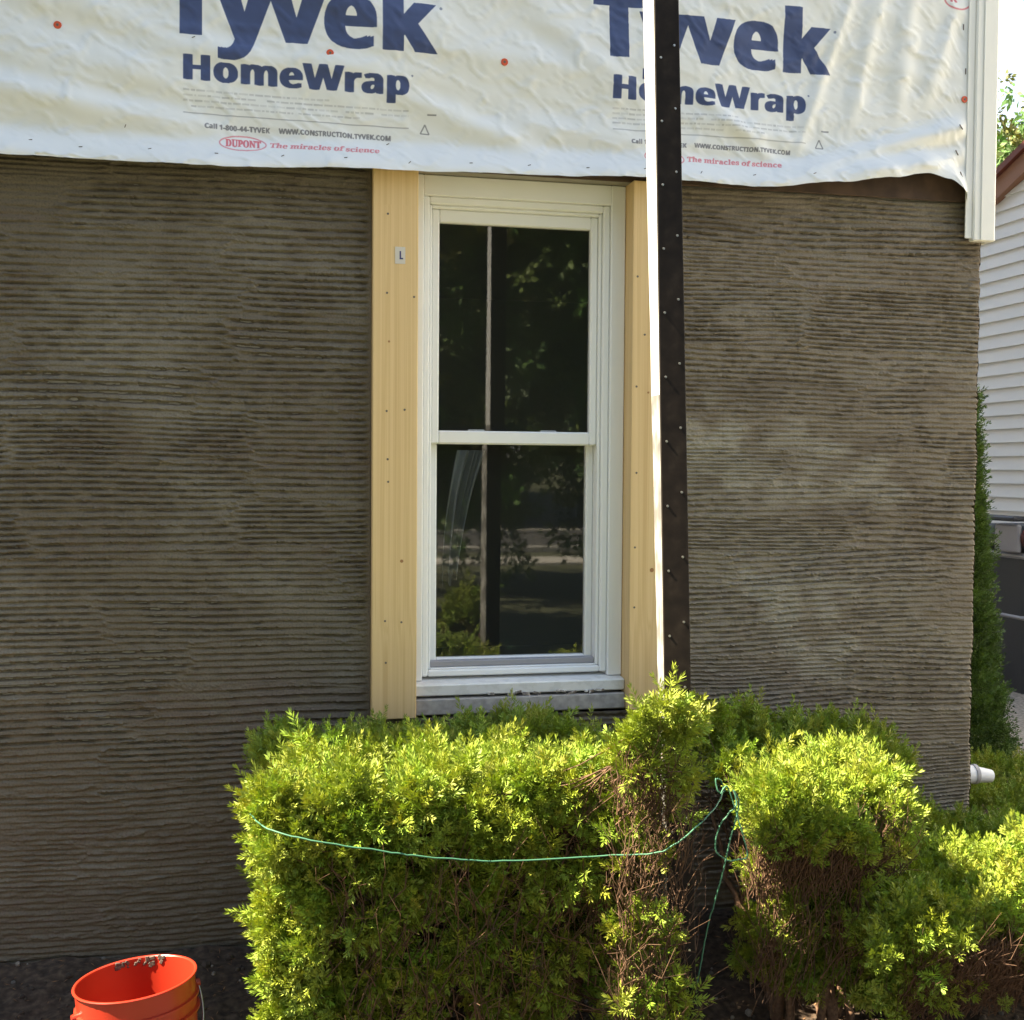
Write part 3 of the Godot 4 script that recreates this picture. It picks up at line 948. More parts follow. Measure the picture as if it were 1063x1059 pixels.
func build_yews() -> void:
	rng.seed = 404
	for k in 5: shoots.append(shoot(rng.randf_range(0.075, 0.10), 6, 24, 0.021, 0.0036, 1.0))
	for k in 2: shoots.append(shoot(0.065, 7, 21, 0.020, 0.0037, 1.5))
	var one := func(_a, _b): return 1.0
	# A: the box-shaped yew below the window
	var A := Vector3(-0.16, -0.02, 0.66)
	var stA := stems_for(A, Vector3(0.52, 0.86, 0.42), 22)
	var frontA := func(a: float, b: float) -> float:
		# a: left to right, b: bottom to top
		var d := 0.62 + 0.5 * smoothstep(0.72, 0.95, b)
		d -= 0.42 * smoothstep(0.62, 0.85, a) * smoothstep(0.98, 0.88, b)
		d -= 0.25 * smoothstep(0.2, 0.45, a) * smoothstep(0.5, 0.2, b)
		return d
	var fA := [
		[Vector3(-0.77, 0.79, 0.16), Vector3(1.06, 0, 0), Vector3(0, 0, 0.92), Vector3.UP, 2100, one],
		[Vector3(-0.75, 0.06, 0.97), Vector3(1.02, 0, 0), Vector3(-0.01, 0.75, 0.12), Vector3(0, -0.1, 1).normalized(), 1000, frontA],
		[Vector3(-0.70, 0.05, 0.2), Vector3(0, 0, 0.84), Vector3(-0.05, 0.76, 0), Vector3.LEFT, 700, one],
		[Vector3(0.26, 0.05, 0.2), Vector3(0, 0, 0.80), Vector3(0, 0.74, 0), Vector3.RIGHT, 300, one],
		[Vector3(-0.65, 0.1, 0.24), Vector3(0.95, 0, 0), Vector3(0, 0.68, 0), Vector3.FORWARD, 300, one],
		# inner layers
		[Vector3(-0.62, 0.15, 0.86), Vector3(0.86, 0, 0), Vector3(0, 0.55, 0.06), Vector3(0, 0.2, 1).normalized(), 240, one],
		# untrimmed clump at the pole
		[Vector3(0.11, 0.84, 1.25), Vector3(0.17, 0, 0), Vector3(0, 0.24, 0.0), Vector3(0.0, 0.6, 0.6).normalized(), 56, one],
		[Vector3(0.12, 1.05, 1.22), Vector3(0.16, 0, 0), Vector3(0, 0.06, 0.05), Vector3(0, 0.9, 0.3).normalized(), 30, one],
		[Vector3(0.10, 0.10, 1.22), Vector3(0.13, 0, 0), Vector3(0, 0.66, 0.0), Vector3(0.0, 0.3, 0.8).normalized(), 44, one],
		[Vector3(0.21, 0.22, 1.24), Vector3(0.09, 0, 0), Vector3(0, 0.16, 0.03), Vector3(0.2, 0.4, 0.8).normalized(), 34, one]]
	yew("large box-clipped yew under the window with twine round it", A, fA, stA, [
		[Vector3(0.0, 0.40, 0.98), Vector3(0.32, 0, 0), Vector3(0, 0.30, 0.10), 260, 0.15, Vector3(0.05, 0, 0.15)],
		[Vector3(0.09, 0.70, 1.16), Vector3(0.17, 0, 0), Vector3(0, 0.16, 0.05), 100, 0.14, Vector3(0.0, 0, 0.05)],
		[Vector3(0.10, 0.02, 1.16), Vector3(0.18, 0, 0), Vector3(0, 0.66, 0.05), 280, 0.16, Vector3(0.02, 0, 0.05)],
		[Vector3(-0.62, 0.1, 1.0), Vector3(0.9, 0, 0), Vector3(0, 0.45, 0.06), 260, 0.2, Vector3(0, 0, 0.25)]])
	# B: the yew right of the pole
	var B := Vector3(0.86, -0.02, 0.68)
	var stB := stems_for(B, Vector3(0.27, 0.74, 0.34), 16)
	var frontB := func(a: float, b: float) -> float:
		var d := 0.55 + 0.7 * smoothstep(0.80, 0.93, b)
		d -= 0.25 * smoothstep(0.35, 0.05, a) * smoothstep(0.9, 0.8, b)
		return d
	var fB := [
		[Vector3(0.75, 0.735, 0.50), Vector3(0.43, 0, 0.0), Vector3(-0.21, 0.0, 0.56), Vector3.UP, 1150, one],
		[Vector3(0.60, 0.15, 0.90), Vector3(0.42, 0, 0), Vector3(-0.03, 0.57, 0.13), Vector3(0, -0.1, 1).normalized(), 640, frontB],
		[Vector3(1.00, 0.15, 0.4), Vector3(0, 0, 0.60), Vector3(0, 0.55, 0), Vector3.RIGHT, 420, one],
		[Vector3(0.78, 0.56, 0.5), Vector3(-0.2, 0, 0.5), Vector3(0, 0.14, 0), Vector3.LEFT, 60, one],
		# taller shaded back
		[Vector3(0.66, 0.80, 0.16), Vector3(0.70, -0.06, 0), Vector3(0, -0.03, 0.34), Vector3.UP, 620, one],
		[Vector3(0.70, 0.56, 0.42), Vector3(0.4, 0, 0), Vector3(0, 0.2, 0), Vector3(0, 0.3, 1).normalized(), 60, one],
		[Vector3(0.60, 0.84, 0.34), Vector3(0.12, 0, 0), Vector3(0, 0.09, 0.1), Vector3(0, 0.9, 0.2).normalized(), 34, one],
		[Vector3(0.99, 0.685, 0.92), Vector3(0.06, 0.01, 0), Vector3(0, 0.02, 0.03), Vector3(0.9, 0.3, 0).normalized(), 6, one]]
	yew("bright flat-topped yew beside the pole with bare twigs under its cap", B, fB, stB, [
		[Vector3(0.53, 0.44, 0.98), Vector3(0.46, 0, 0), Vector3(0, 0.12, 0.06), 320, 0.17, Vector3(0.05, 0, 0.1)],
		[Vector3(0.56, 0.1, 0.94), Vector3(0.34, 0, 0), Vector3(0, 0.4, 0.06), 200, 0.2, Vector3(0.1, 0, 0.1)]])
	# C: the low spreading yew at the corner
	var C := Vector3(1.55, -0.02, 0.5)
	var stC := stems_for(C, Vector3(0.5, 0.42, 0.6), 16)
	var slope := func(a: float, b: float) -> float: return 1.0
	var fC := [
		[Vector3(1.10, 0.48, 0.06), Vector3(1.2, -0.18, 0.0), Vector3(-0.16, -0.05, 0.62), Vector3(0, 1, 0.1).normalized(), 1400, slope],
		[Vector3(0.96, 0.46, 0.60), Vector3(1.2, 0.0, 0.0), Vector3(-0.12, -0.05, 0.56), Vector3(0, 1, 0.15).normalized(), 1400, slope],
		[Vector3(2.10, 0.33, -0.9), Vector3(0.7, 0, 0), Vector3(0, 0.0, 1.0), Vector3.UP, 700, one],
		[Vector3(0.98, 0.1, 1.1), Vector3(1.0, 0, 0), Vector3(0, 0.28, 0), Vector3(0, 0.2, 1).normalized(), 120, func(a, b): return 0.3 + 0.7 * b],
		[Vector3(0.94, 0.08, 0.62), Vector3(0, 0, 0.5), Vector3(0.02, 0.34, 0), Vector3.LEFT, 190, one]]
	yew("low spreading yew at the wall corner with reddish bare twigs below", C, fC, stC, [
		[Vector3(0.96, 0.05, 0.98), Vector3(0.9, 0, 0), Vector3(0, 0.20, 0.14), 1100, 0.17, Vector3(0.05, 0, 0.2)]])

func build_twine() -> void:
	var t := thing("twine", "thin green twine tied round the yew under the window with a hanging loop", "twine", Vector3(0.0, 0.66, 1.16))
	var o := -t.position
	var a := [Vector3(-0.80, 0.762, 0.98), Vector3(-0.76, 0.758, 1.10), Vector3(-0.66, 0.742, 1.16), Vector3(-0.50, 0.712, 1.175), Vector3(-0.385, 0.690, 1.175), Vector3(-0.192, 0.664, 1.168), Vector3(0.057, 0.668, 1.19), Vector3(0.18, 0.688, 1.25), Vector3(0.25, 0.735, 1.27), Vector3(0.34, 0.782, 1.22), Vector3(0.396, 0.800, 1.135), Vector3(0.392, 0.825, 1.13), Vector3(0.377, 0.828, 1.132), Vector3(0.384, 0.796, 1.138), Vector3(0.404, 0.798, 1.13)]
	var b := [Vector3(0.388, 0.796, 1.142), Vector3(0.405, 0.812, 1.14), Vector3(0.420, 0.772, 1.145), Vector3(0.436, 0.722, 1.148), Vector3(0.460, 0.633, 1.15), Vector3(0.438, 0.622, 1.15), Vector3(0.409, 0.621, 1.15), Vector3(0.378, 0.640, 1.15), Vector3(0.371, 0.672, 1.15), Vector3(0.385, 0.716, 1.15), Vector3(0.408, 0.746, 1.152), Vector3(0.428, 0.768, 1.15), Vector3(0.424, 0.80, 1.14)]
	var c := [Vector3(0.424, 0.80, 1.137), Vector3(0.436, 0.776, 1.144), Vector3(0.430, 0.738, 1.15), Vector3(0.410, 0.680, 1.156), Vector3(0.392, 0.602, 1.156), Vector3(0.375, 0.528, 1.15), Vector3(0.358, 0.453, 1.14), Vector3(0.345, 0.36, 1.13), Vector3(0.33, 0.25, 1.12)]
	var k := 0
	for s in [a, b, c]:
		var st := stt()
		var pts := spline(s, 8)
		for i in pts.size(): pts[i] = pts[i] + o + Vector3(0, 0.003 * nz.get_noise_1d(i * 30.0 + k * 999.0), 0.002 * nz.get_noise_1d(i * 41.0))
		tube(st, pts, 0.0020, 0.0020, 6, true)
		put(["strand", "loop", "loose_end"][k], st.commit(), M.twine, t)
		k += 1

# ---------------------------------------------------------------- bucket
func lathe(prof: Array, seg := 48) -> ArrayMesh:
	var st := stt()
	for i in prof.size() - 1:
		var p: Vector2 = prof[i]
		var q: Vector2 = prof[i + 1]
		var d := (q - p).normalized()
		var n2 := Vector2(d.y, -d.x)
		for k in seg:
			var a := TAU * k / seg
			var b := TAU * (k + 1) / seg
			var ca := Vector3(cos(a), 0, sin(a))
			var cb := Vector3(cos(b), 0, sin(b))
			var na := (ca * n2.x + Vector3.UP * n2.y).normalized()
			var nb := (cb * n2.x + Vector3.UP * n2.y).normalized()
			var vs := [ca * p.x + Vector3.UP * p.y, cb * p.x + Vector3.UP * p.y, cb * q.x + Vector3.UP * q.y, ca * q.x + Vector3.UP * q.y]
			var ns := [na, nb, nb, na]
			var order := [0, 1, 2, 0, 2, 3]
			if ((vs[1] - vs[0]) as Vector3).cross(vs[2] - vs[0]).dot(na) > 0.0 or ((vs[2] - vs[0]) as Vector3).cross(vs[3] - vs[0]).dot(na) > 0.0:
				order = [0, 2, 1, 0, 3, 2]
			for o in order:
				st.set_normal(ns[o])
				st.set_uv(Vector2.ZERO)
				st.add_vertex(vs[o])
	return st.commit()

func build_bucket() -> void:
	var t := thing("bucket", "orange plastic bucket tilted on the bare soil before the mortar wall", "bucket", Vector3(-1.055, -0.038, 0.89))
	t.rotation = Vector3(-0.04, 0.0, 0.085)
	var H := 0.368
	put("body", lathe([Vector2(0.0, 0.0), Vector2(0.128, 0.0), Vector2(0.131, 0.004), Vector2(0.145, 0.27), Vector2(0.153, 0.272), Vector2(0.153, 0.278), Vector2(0.1455, 0.28), Vector2(0.1462, 0.305), Vector2(0.153, 0.307), Vector2(0.153, 0.313), Vector2(0.1465, 0.315), Vector2(0.148, H - 0.006), Vector2(0.152, H - 0.005), Vector2(0.1535, H - 0.002), Vector2(0.152, H), Vector2(0.1475, H), Vector2(0.1455, H - 0.002), Vector2(0.128, 0.006), Vector2(0.0, 0.006)]), M.bucket, t)
	# dried mortar left inside
	rng.seed = 77
	var st := stt()
	for k in 22:
		var a := rng.randf_range(4.3, 5.15)
		var y := H - absf(rng.randfn(0.0, 0.010)) - 0.004
		var r := lerpf(0.128, 0.1455, y / H)
		var n := Vector3(cos(a), 0, sin(a))
		var s := rng.randf_range(0.003, 0.008)
		var xf := Transform3D(Basis(Vector3.UP, -a) * Basis(Vector3.RIGHT, rng.randf() * TAU), n * (r - 0.0006) + Vector3.UP * y)
		box(st, Vector3(-0.0022, -s * rng.randf_range(0.5, 0.9), -s), Vector3(0.0016, s * 0.6, s), 0.0016, xf)
	put("dried_mortar", st.commit(), M.residue, t)
	var hst := stt()
	var pts := []
	for k in 25:
		var a := PI * k / 24.0
		# bail folded down along the side nearest the yew
		pts.append(Vector3(cos(a) * 0.158, 0.31, 0.0) + Vector3(0.0, -sin(a) * 0.17, sin(a) * 0.155).rotated(Vector3.RIGHT, -0.1))
	for k in pts.size(): pts[k] = (pts[k] as Vector3).rotated(Vector3.UP, 0.35)
	tube(hst, pts, 0.0022, 0.0022, 6, true)
	put("handle", hst.commit(), M.steel, t)
	var es := stt()
	for a in [0.35, 0.35 + PI]:
		var d := Vector3(cos(-a), 0, sin(-a))
		tube(es, [d * 0.143 + Vector3(0, 0.31, 0), d * 0.162 + Vector3(0, 0.31, 0)], 0.012, 0.010, 12, true)
	put("handle_ear", es.commit(), M.bucket, t)

# ---------------------------------------------------------------- ground
func soil_y(x: float, z: float) -> float:
	return 0.055 - 0.115 * smoothstep(0.0, 0.85, z) + 0.018 * nz.get_noise_2d(x * 160.0, z * 160.0) + 0.012 * nz2.get_noise_2d(x * 520.0, z * 520.0) + 0.006 * nz.get_noise_2d(x * 1700.0, z * 1700.0)

func build_ground() -> void:
	var g := PlaneMesh.new()
	g.size = Vector2(600, 600)
	tag(put("lawn", g, M.lawn, null, Vector3(0, -0.11, 0)), "", "", "", "structure")
	var xs := span(-3.2, 3.0, 0.016)
	var zs := span(-2.1, -0.02, 0.016)
	for k in zs.size(): pass
	var f := func(x: float, v: float) -> Vector3:
		var z := -v
		return Vector3(x, soil_y(x, z) - 0.06 * smoothstep(1.75, 2.1, z), z)
	var soil := put("soil_bed", sheet(xs, zs, f, func(x, y): return Vector2(x, y)), M.soil)
	tag(soil, "", "", "", "structure")
	# bed round the corner of the house
	var xs2 := span(1.86, 3.3, 0.03)
	var zs2 := span(0.0, 4.0, 0.03)
	var f2 := func(x: float, v: float) -> Vector3: return Vector3(x, soil_y(x, 0.1) - 0.02, -v)
	tag(put("side_bed", sheet(xs2, zs2, f2, func(x, y): return Vector2(x, y)), M.soil), "", "", "", "structure")
	# dry needles and crumbs of soil lying on the bed
	rng.seed = 12
	var V := PackedVector3Array()
	var N := PackedVector3Array()
	needle(V, N, Vector3(-0.01, 0, 0), Vector3.RIGHT, Vector3.UP, 0.02, 0.003)
	var nd := to_mesh(V, N)
	var cst := stt()
	box(cst, Vector3(-0.5, -0.4, -0.45), Vector3(0.5, 0.4, 0.45), 0.25)
	var cm := cst.commit()
	var a := [[], []]
	var c := [[], []]
	for k in 5200:
		var x := rng.randf_range(-1.9, 2.0)
		var z := rng.randf_range(0.02, 1.7)
		if k % 3 > 0:
			a[0].append(Transform3D(Basis.from_euler(Vector3(rng.randf_range(-0.4, 0.4), rng.randf() * TAU, rng.randf_range(-0.4, 0.4))).scaled(Vector3.ONE * rng.randf_range(0.7, 1.5)), Vector3(x, soil_y(x, z) + 0.004, z)))
			var q := rng.randf_range(0.5, 1.3)
			c[0].append(Color(0.17 * q, 0.085 * q, 0.035 * q))
		else:
			var s := rng.randf_range(0.004, 0.016) * (1.0 if rng.randf() < 0.9 else 1.8)
			a[1].append(Transform3D(Basis.from_euler(rv(3.0)).scaled(Vector3.ONE * s), Vector3(x, soil_y(x, z) + s * 0.2, z)))
			var q := rng.randf_range(0.5, 1.5)
			c[1].append(Color(0.05 * q, 0.036 * q, 0.026 * q) if rng.randf() < 0.8 else Color(0.17 * q, 0.15 * q, 0.125 * q))
	var lit := Node3D.new()
	lit.name = "soil_litter"
	add_child(lit)
	tag(lit, "dry needles and crumbs of soil scattered over the bed", "litter", "", "stuff")
	multi("needle_litter", nd, a[0], c[0], lit, M.litter)
	multi("crumb", cm, a[1], c[1], lit, M.litter)
	tag(put("gravel_drive", boxm(Vector3(3.3, -0.5, -14.0), Vector3(5.45, -0.06, 5.0), 0.01), M.gravel), "", "", "", "structure")
	tag(put("sidewalk", boxm(Vector3(-60, -0.5, 17.0), Vector3(60, -0.055, 18.4), 0.01), M.concrete), "", "", "", "structure")
	tag(put("street", boxm(Vector3(-60, -0.6, 20.6), Vector3(60, -0.095, 27.5), 0.01), M.asphalt), "", "", "", "structure")
	for z in [20.4, 27.5]:
		tag(put("kerb", boxm(Vector3(-60, -0.6, z), Vector3(60, 0.02, z + 0.2), 0.02), M.concrete), "", "", "", "structure")
	# rising ground across the street
	var hx := span(-60, 60, 4.0)
	var hz := span(-75.0, -29.0, 3.0)
	var hf := func(x: float, v: float) -> Vector3: return Vector3(x, -0.1 + 2.4 * smoothstep(29.0, 55.0, -v) + 0.25 * nz.get_noise_2d(x * 4.0, v * 4.0), -v)
	tag(put("hill", sheet(hx, hz, hf, func(x, y): return Vector2(x, y)), M.lawn), "", "", "", "structure")

# ---------------------------------------------------------------- trees and the neighbour
func leaf_clump(n: int, r: float, l: float, w: float) -> ArrayMesh:
	var V := PackedVector3Array()
	var N := PackedVector3Array()
	for k in n:
		var d := rv().normalized()
		needle(V, N, d * r * rng.randf(), (d + rv(0.6) + Vector3(0, -0.35, 0)).normalized(), (Vector3.UP + rv(0.5)).normalized(), l * rng.randf_range(0.7, 1.2), w)
	return to_mesh(V, N)

func tree(label: String, at: Vector3, h: float, trunk_h: float, cr: Vector3, clumps: int, col: Color, seed_: int, size := 1.0) -> void:
	rng.seed = seed_
	var t := thing("tree", label, "tree", at, "")
	var st := stt()
	var lean := Vector3(rng.randf_range(-0.3, 0.3), 0, rng.randf_range(-0.3, 0.3))
	var top := Vector3(lean.x, h * 0.85, lean.z)
	tube(st, spline([Vector3(0, -0.2, 0), Vector3(lean.x * 0.3, trunk_h * 0.6, 0), Vector3(lean.x * 0.5, trunk_h, lean.z * 0.5), top], 5), 0.021 * h, 0.005 * h, 9)
	put("trunk", st.commit(), M.bark, t)
	var ls := stt()
	var hubs := []
	var mid := trunk_h + (h - trunk_h) * 0.5
	for k in 26:
		var d := rv().normalized()
		var e := Vector3(d.x * cr.x, mid + d.y * (h - mid), d.z * cr.z) * 0.98
		e.y = mid + d.y * (h - mid)
		e = Vector3(e.x * rng.randf_range(0.45, 0.95), e.y, e.z * rng.randf_range(0.45, 0.95))
		var s := Vector3(0, rng.randf_range(trunk_h * 0.9, h * 0.7), 0)
		tube(ls, spline([s, s.lerp(e, 0.5) + Vector3(0, 0.06 * h, 0), e], 3), 0.010 * h, 0.002 * h, 5)
		hubs.append(e)
	put("limb", ls.commit(), M.bark, t)
	var xf := []
	var cols := []
	var lc := leaf_clump(26, 0.22, 0.13, 0.07)
	for k in clumps:
		var hb: Vector3 = hubs[rng.randi() % hubs.size()]
		var q := hb + rv().normalized() * absf(rng.randfn(0.0, 0.16)) * h * 0.62
		xf.append(Transform3D(Basis.from_euler(rv(3.1)).scaled(Vector3.ONE * size * rng.randf_range(0.7, 1.4)), q))
		cols.append(col * Color(rng.randf_range(0.7, 1.3), rng.randf_range(0.75, 1.25), rng.randf_range(0.7, 1.3)))
	multi("crown", lc, xf, cols, t, M.leaf)

func build_arborvitae() -> void:
	rng.seed = 31
	var t := thing("arborvitae", "tall narrow arborvitae growing behind the wall corner beside the siding", "shrub", Vector3(2.66, -0.02, -1.6))
	var st := stt()
	tube(st, [Vector3(0, -0.05, 0), Vector3(0.02, 1.0, 0), Vector3(0.10, 1.95, 0)], 0.04, 0.008, 7)
	tube(st, spline([Vector3(0.10, 1.9, 0), Vector3(0.14, 2.05, 0), Vector3(0.17, 2.2, 0.01), Vector3(0.235, 2.34, 0.02)], 3), 0.014, 0.006, 5)
	put("trunk", st.commit(), M.bark, t)
	var lc := shoot(0.14, 8, 12, 0.03, 0.008, 0.9)
	var xf := []
	var cols := []
	for k in 2600:
		var y := pow(rng.randf(), 1.15) * 1.98
		var f := y / 2.0
		var r := lerpf(0.46, 0.05, pow(f, 0.75)) * (1.0 + 0.22 * nz.get_noise_2d(y * 300.0, rng.randi() % 7 * 60.0))
		var a := rng.randf() * TAU
		var n := Vector3(cos(a), 0, sin(a))
		var q := n * r * rng.randf_range(0.7, 1.0) + Vector3(0.13 * f, y + 0.03, 0)
		var d := (n * 0.7 + Vector3(0, 1.0, 0) + rv(0.35)).normalized()
		xf.append(Transform3D((Basis(Quaternion(Vector3.UP, d)) * Basis(Vector3.UP, rng.randf() * TAU)).scaled(Vector3.ONE * rng.randf_range(0.6, 1.0)), q))
		var g := rng.randf_range(0.6, 1.4)
		cols.append(Color(0.065 * g, 0.115 * g, 0.018 * g))
	multi("foliage", lc, xf, cols, t, M.leaf)

func build_neighbour() -> void:
	var X := 5.6
	var t := thing("neighbour_house", "neighbouring house with white lap siding and an orange-brown roof edge", "house", Vector3(X, -0.1, -6.0))
	var o := -t.position
	# rake line in the plane of the wall: rises from z = -7 towards the front
	var rake := func(z: float) -> float: return 4.02 + (z + 5.343) * 0.377
	var eave := 3.45
	put("wall", boxm(Vector3(X + 0.03, -0.3, -12.0), Vector3(X + 6.0, eave - 0.05, 2.0), 0.01), M.white_side, t, o)
	var gw := stt()
	tri(gw, Vector3(X + 0.03, eave - 0.06, 2.0), Vector3(X + 0.03, eave - 0.06, -6.9), Vector3(X + 0.03, rake.call(2.0) - 0.02, 2.0), Vector3.LEFT)
	put("wall", gw.commit(), M.white_side, t, o)
	var y := 0.36
	while y < 6.4:
		var z0 := -12.0
		if y > eave: z0 = (y - 4.02) / 0.377 - 5.343
		if z0 > 1.6: break
		var st := stt()
		# each board: its face leans out to a thick lower lip
		var a := Vector3(X + 0.024, y + 0.118, 0)
		var b := Vector3(X, y, 0)
		var c := Vector3(X + 0.028, y - 0.001, 0)
		var e := Vector3(0, 0, z0)
		var f := Vector3(0, 0, 2.0)
		quad(st, a + e, a + f, b + f, b + e, Vector3(-1, 0.2, 0).normalized())
		quad(st, b + e, b + f, c + f, c + e, Vector3.DOWN)
		quad(st, a + e, b + e, c + e, c + e + Vector3(0, 0.11, 0), Vector3.FORWARD)
		put("clapboard", st.commit(), M.white_side, t, o)
		y += 0.118
	# barge board and dark roof edge following the rake
	for part in [["rake_board", -0.03, 0.14, -0.05, 0.02, M.fascia], ["roof_edge", 0.141, 0.2, -0.09, 0.02, M.dark_edge]]:
		var st := stt()
		var ring0 := []
		var ring1 := []
		for q in [[part[3], part[1]], [part[4], part[1]], [part[4], part[2]], [part[3], part[2]]]:
			ring0.append(Vector3(X + q[0], rake.call(-8.0) + q[1], -8.0))
			ring1.append(Vector3(X + q[0], rake.call(2.3) + q[1], 2.3))
		put(part[0], loft_side([ring0, ring1]), part[5], t, o)
	var rf := stt()
	var p0 := Vector3(X - 0.09, rake.call(-8.0) + 0.201, -8.0)
	var p1 := Vector3(X - 0.09, rake.call(2.3) + 0.201, 2.3)
	quad(rf, p0, p1, p1 + Vector3(6.5, 0, 0), p0 + Vector3(6.5, 0, 0), Vector3(0, 0.93, -0.35))
	put("roof", rf.commit(), M.roof, t, o)

func loft_side(secs: Array) -> ArrayMesh:
	return loft(secs)

func build_cart() -> void:
	var t := thing("trash_cart", "dark grey wheeled trash cart standing against the white siding", "trash cart", Vector3(5.19, -0.06, -4.25))
	var secs := []
	for s in [[0.0, 0.19, 0.22], [0.12, 0.2, 0.23], [0.60, 0.245, 0.28], [1.04, 0.275, 0.31]]:
		var r := []
		for k in [[-1, -0.85], [-0.85, -1], [0.85, -1], [1, -0.85], [1, 0.85], [0.85, 1], [-0.85, 1], [-1, 0.85]]:
			r.append(Vector3(k[0] * s[1], s[0], k[1] * s[2]))
		secs.append(r)
	put("body", loft(secs), M.bin, t)
	put("rim", boxm(Vector3(-0.295, 1.04, -0.33), Vector3(0.295, 1.085, 0.33), 0.015), M.bin_light, t)
	put("rib", boxm(Vector3(-0.258, 0.575, -0.30), Vector3(0.258, 0.605, 0.30), 0.012), M.bin_light, t)
	var lid := put("lid", boxm(Vector3(-0.30, 1.0855, -0.34), Vector3(0.30, 1.29, 0.34), 0.07), M.bin, t)
	put("hinge_bar", boxm(Vector3(-0.37, 1.325, -0.2), Vector3(-0.24, 1.365, 0.3), 0.012), M.bin, lid)
	put("lid_end", boxm(Vector3(-0.335, 1.09, 0.02), Vector3(-0.301, 1.30, 0.32), 0.012), M.bin_light, lid)
	var ws := stt()
	tube(ws, [Vector3(-0.25, 1.20, 0.341), Vector3(-0.25, 1.20, 0.375)], 0.085, 0.075, 18, true)
	put("end_cap", ws.commit(), M.bin_red, t)
	for s in [-1.0, 1.0]:
		var w := stt()
		tube(w, [Vector3(s * 0.21, 0.1, -0.26), Vector3(s * 0.26, 0.1, -0.26)], 0.12, 0.12, 20, true)
		put("wheel", w.commit(), M.bin, t)

func build_pipe() -> void:
	var t := thing("drain_pipe", "short white plastic pipe end sticking out by the wall corner", "pipe", Vector3(1.88, 0.44, -0.14))
	var a := stt()
	tube(a, [Vector3(-0.05, 0.01, 0), Vector3(0.10, 0.008, 0)], 0.036, 0.036, 18, true)
	put("socket", a.commit(), M.pvc, t)
	var b := stt()
	tube(b, [Vector3(0.1005, 0.007, 0), Vector3(0.175, -0.004, 0.0)], 0.033, 0.025, 18, true)
	put("reducer", b.commit(), M.pvc, t)
	var c := stt()
	tube(c, [Vector3(0.093, 0.008, 0), Vector3(0.108, 0.008, 0)], 0.039, 0.039, 18, true)
	put("collar", c.commit(), M.bin_light, t)

func build_curtain() -> void:
	var xs := span(-0.13, 0.06, 0.004)
	var ys := span(1.22, 1.70, 0.02)
	var f := func(x: float, y: float) -> Vector3:
		var k := (y - 1.22) / 0.48
		var fx := -0.09 + (x + 0.13) * lerpf(0.30, 0.62, k) + 0.05 * k * k
		return Vector3(fx, y + 0.03 * sin(x * 60.0) * (1.0 - k), -0.42 + 0.022 * sin(x * 150.0 + 2.0 * sin(x * 37.0)) + 0.015 * sin(x * 61.0 + y * 9.0))
	var c := put("curtain", sheet(xs, ys, f, func(x, y): return Vector2(x, y)), M.curtain)
	tag(c, "pale gathered curtain hanging inside behind the lower window pane", "curtain")

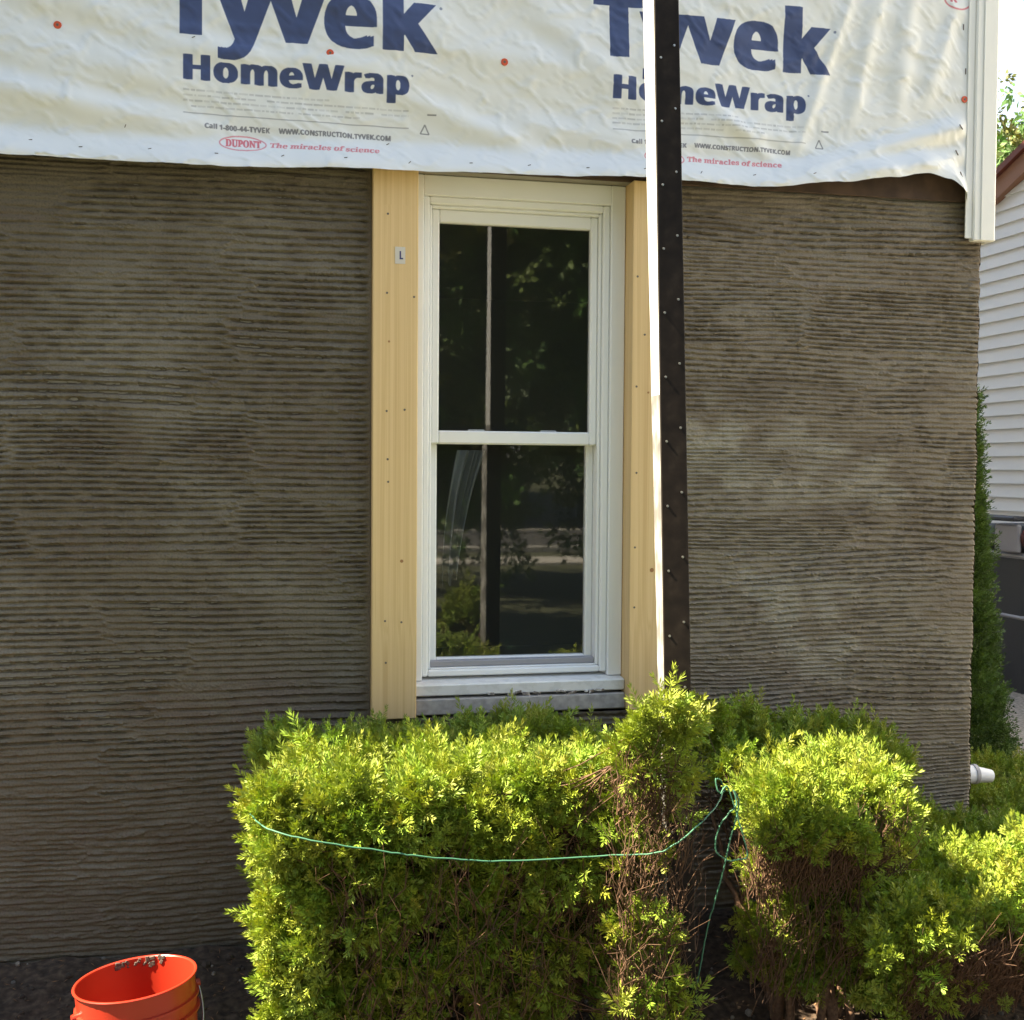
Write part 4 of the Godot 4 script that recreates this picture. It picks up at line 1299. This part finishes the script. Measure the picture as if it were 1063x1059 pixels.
# ---------------------------------------------------------------- scene
func _ready() -> void:
	# camera, sky, sun, exposure
	var cam := Camera3D.new()
	cam.name = "camera"
	cam.position = Vector3(-0.8184, 1.627, 4.0356)
	cam.rotation_order = EULER_ORDER_YXZ
	cam.rotation_degrees = Vector3(-1.902, -12.615, 0.396)
	cam.fov = 45.915
	cam.near = 0.05
	cam.far = 900.0
	add_child(cam)
	cam.current = true

	var sky_mat := ProceduralSkyMaterial.new()
	sky_mat.sky_top_color = Color(0.565, 0.65, 0.77)
	sky_mat.sky_horizon_color = Color(0.82, 0.81, 0.79)
	sky_mat.sky_curve = 0.22
	sky_mat.ground_bottom_color = Color(0.25, 0.24, 0.2)
	sky_mat.ground_horizon_color = Color(0.7, 0.7, 0.68)
	sky_mat.energy_multiplier = 0.42
	var sky := Sky.new()
	sky.sky_material = sky_mat
	var env := Environment.new()
	env.background_mode = Environment.BG_SKY
	env.sky = sky
	env.tonemap_mode = Environment.TONE_MAPPER_LINEAR
	env.tonemap_exposure = 6.7
	env.sdfgi_enabled = true
	env.ssao_enabled = true
	env.ssil_enabled = true
	var we := WorldEnvironment.new()
	we.name = "environment"
	we.environment = env
	add_child(we)

	var sun := DirectionalLight3D.new()
	sun.name = "sun"
	sun.light_energy = 1.6
	sun.light_color = Color(1.0, 0.94, 0.82)
	sun.light_angular_distance = 0.5
	sun.shadow_enabled = true
	add_child(sun)
	sun.look_at_from_position(Vector3(-0.62, 0.78, -0.061) * 30.0, Vector3.ZERO, Vector3.FORWARD)

	nz.seed = 7
	nz.noise_type = FastNoiseLite.TYPE_SIMPLEX_SMOOTH
	nz.frequency = 0.01
	nz.fractal_octaves = 2
	nz2.seed = 21
	nz2.noise_type = FastNoiseLite.TYPE_SIMPLEX_SMOOTH
	nz2.frequency = 0.01
	nz2.fractal_octaves = 2
	rng.seed = 1

	materials()
	build_ground()
	build_house()
	build_window()
	build_boards()
	build_wrap()
	build_neighbour()
	build_arborvitae()
	tree("leafy tree rising behind the neighbouring roof", Vector3(11.8, -0.1, -13.5), 7.0, 2.0, Vector3(2.4, 1, 2.4), 9000, Color(0.10, 0.15, 0.04), 201, 0.75)
	tree("broad dark tree across the lawn that the window mirrors", Vector3(1.3, -0.1, 12.5), 9.0, 1.6, Vector3(3.0, 1, 2.4), 20000, Color(0.11, 0.165, 0.035), 202, 0.8)
	tree("dense tree at the far kerb that the window mirrors", Vector3(11.0, -0.1, 30.0), 13.0, 2.4, Vector3(5.5, 1, 5.0), 18000, Color(0.045, 0.085, 0.022), 203, 1.5)
	tree("tall tree across the street beside the dense tree", Vector3(3.0, -0.1, 33.0), 14.0, 2.8, Vector3(5.5, 1, 5.0), 18000, Color(0.05, 0.09, 0.024), 204, 1.5)
	tree("wide tree shading the lawn beside the house front", Vector3(-7.2, -0.1, 7.6), 9.5, 2.6, Vector3(3.6, 1, 2.8), 6000, Color(0.055, 0.095, 0.024), 205, 1.7)
	build_pole()
	build_yews()
	build_twine()
	build_bucket()
	build_pipe()
	build_cart()
	build_curtain()
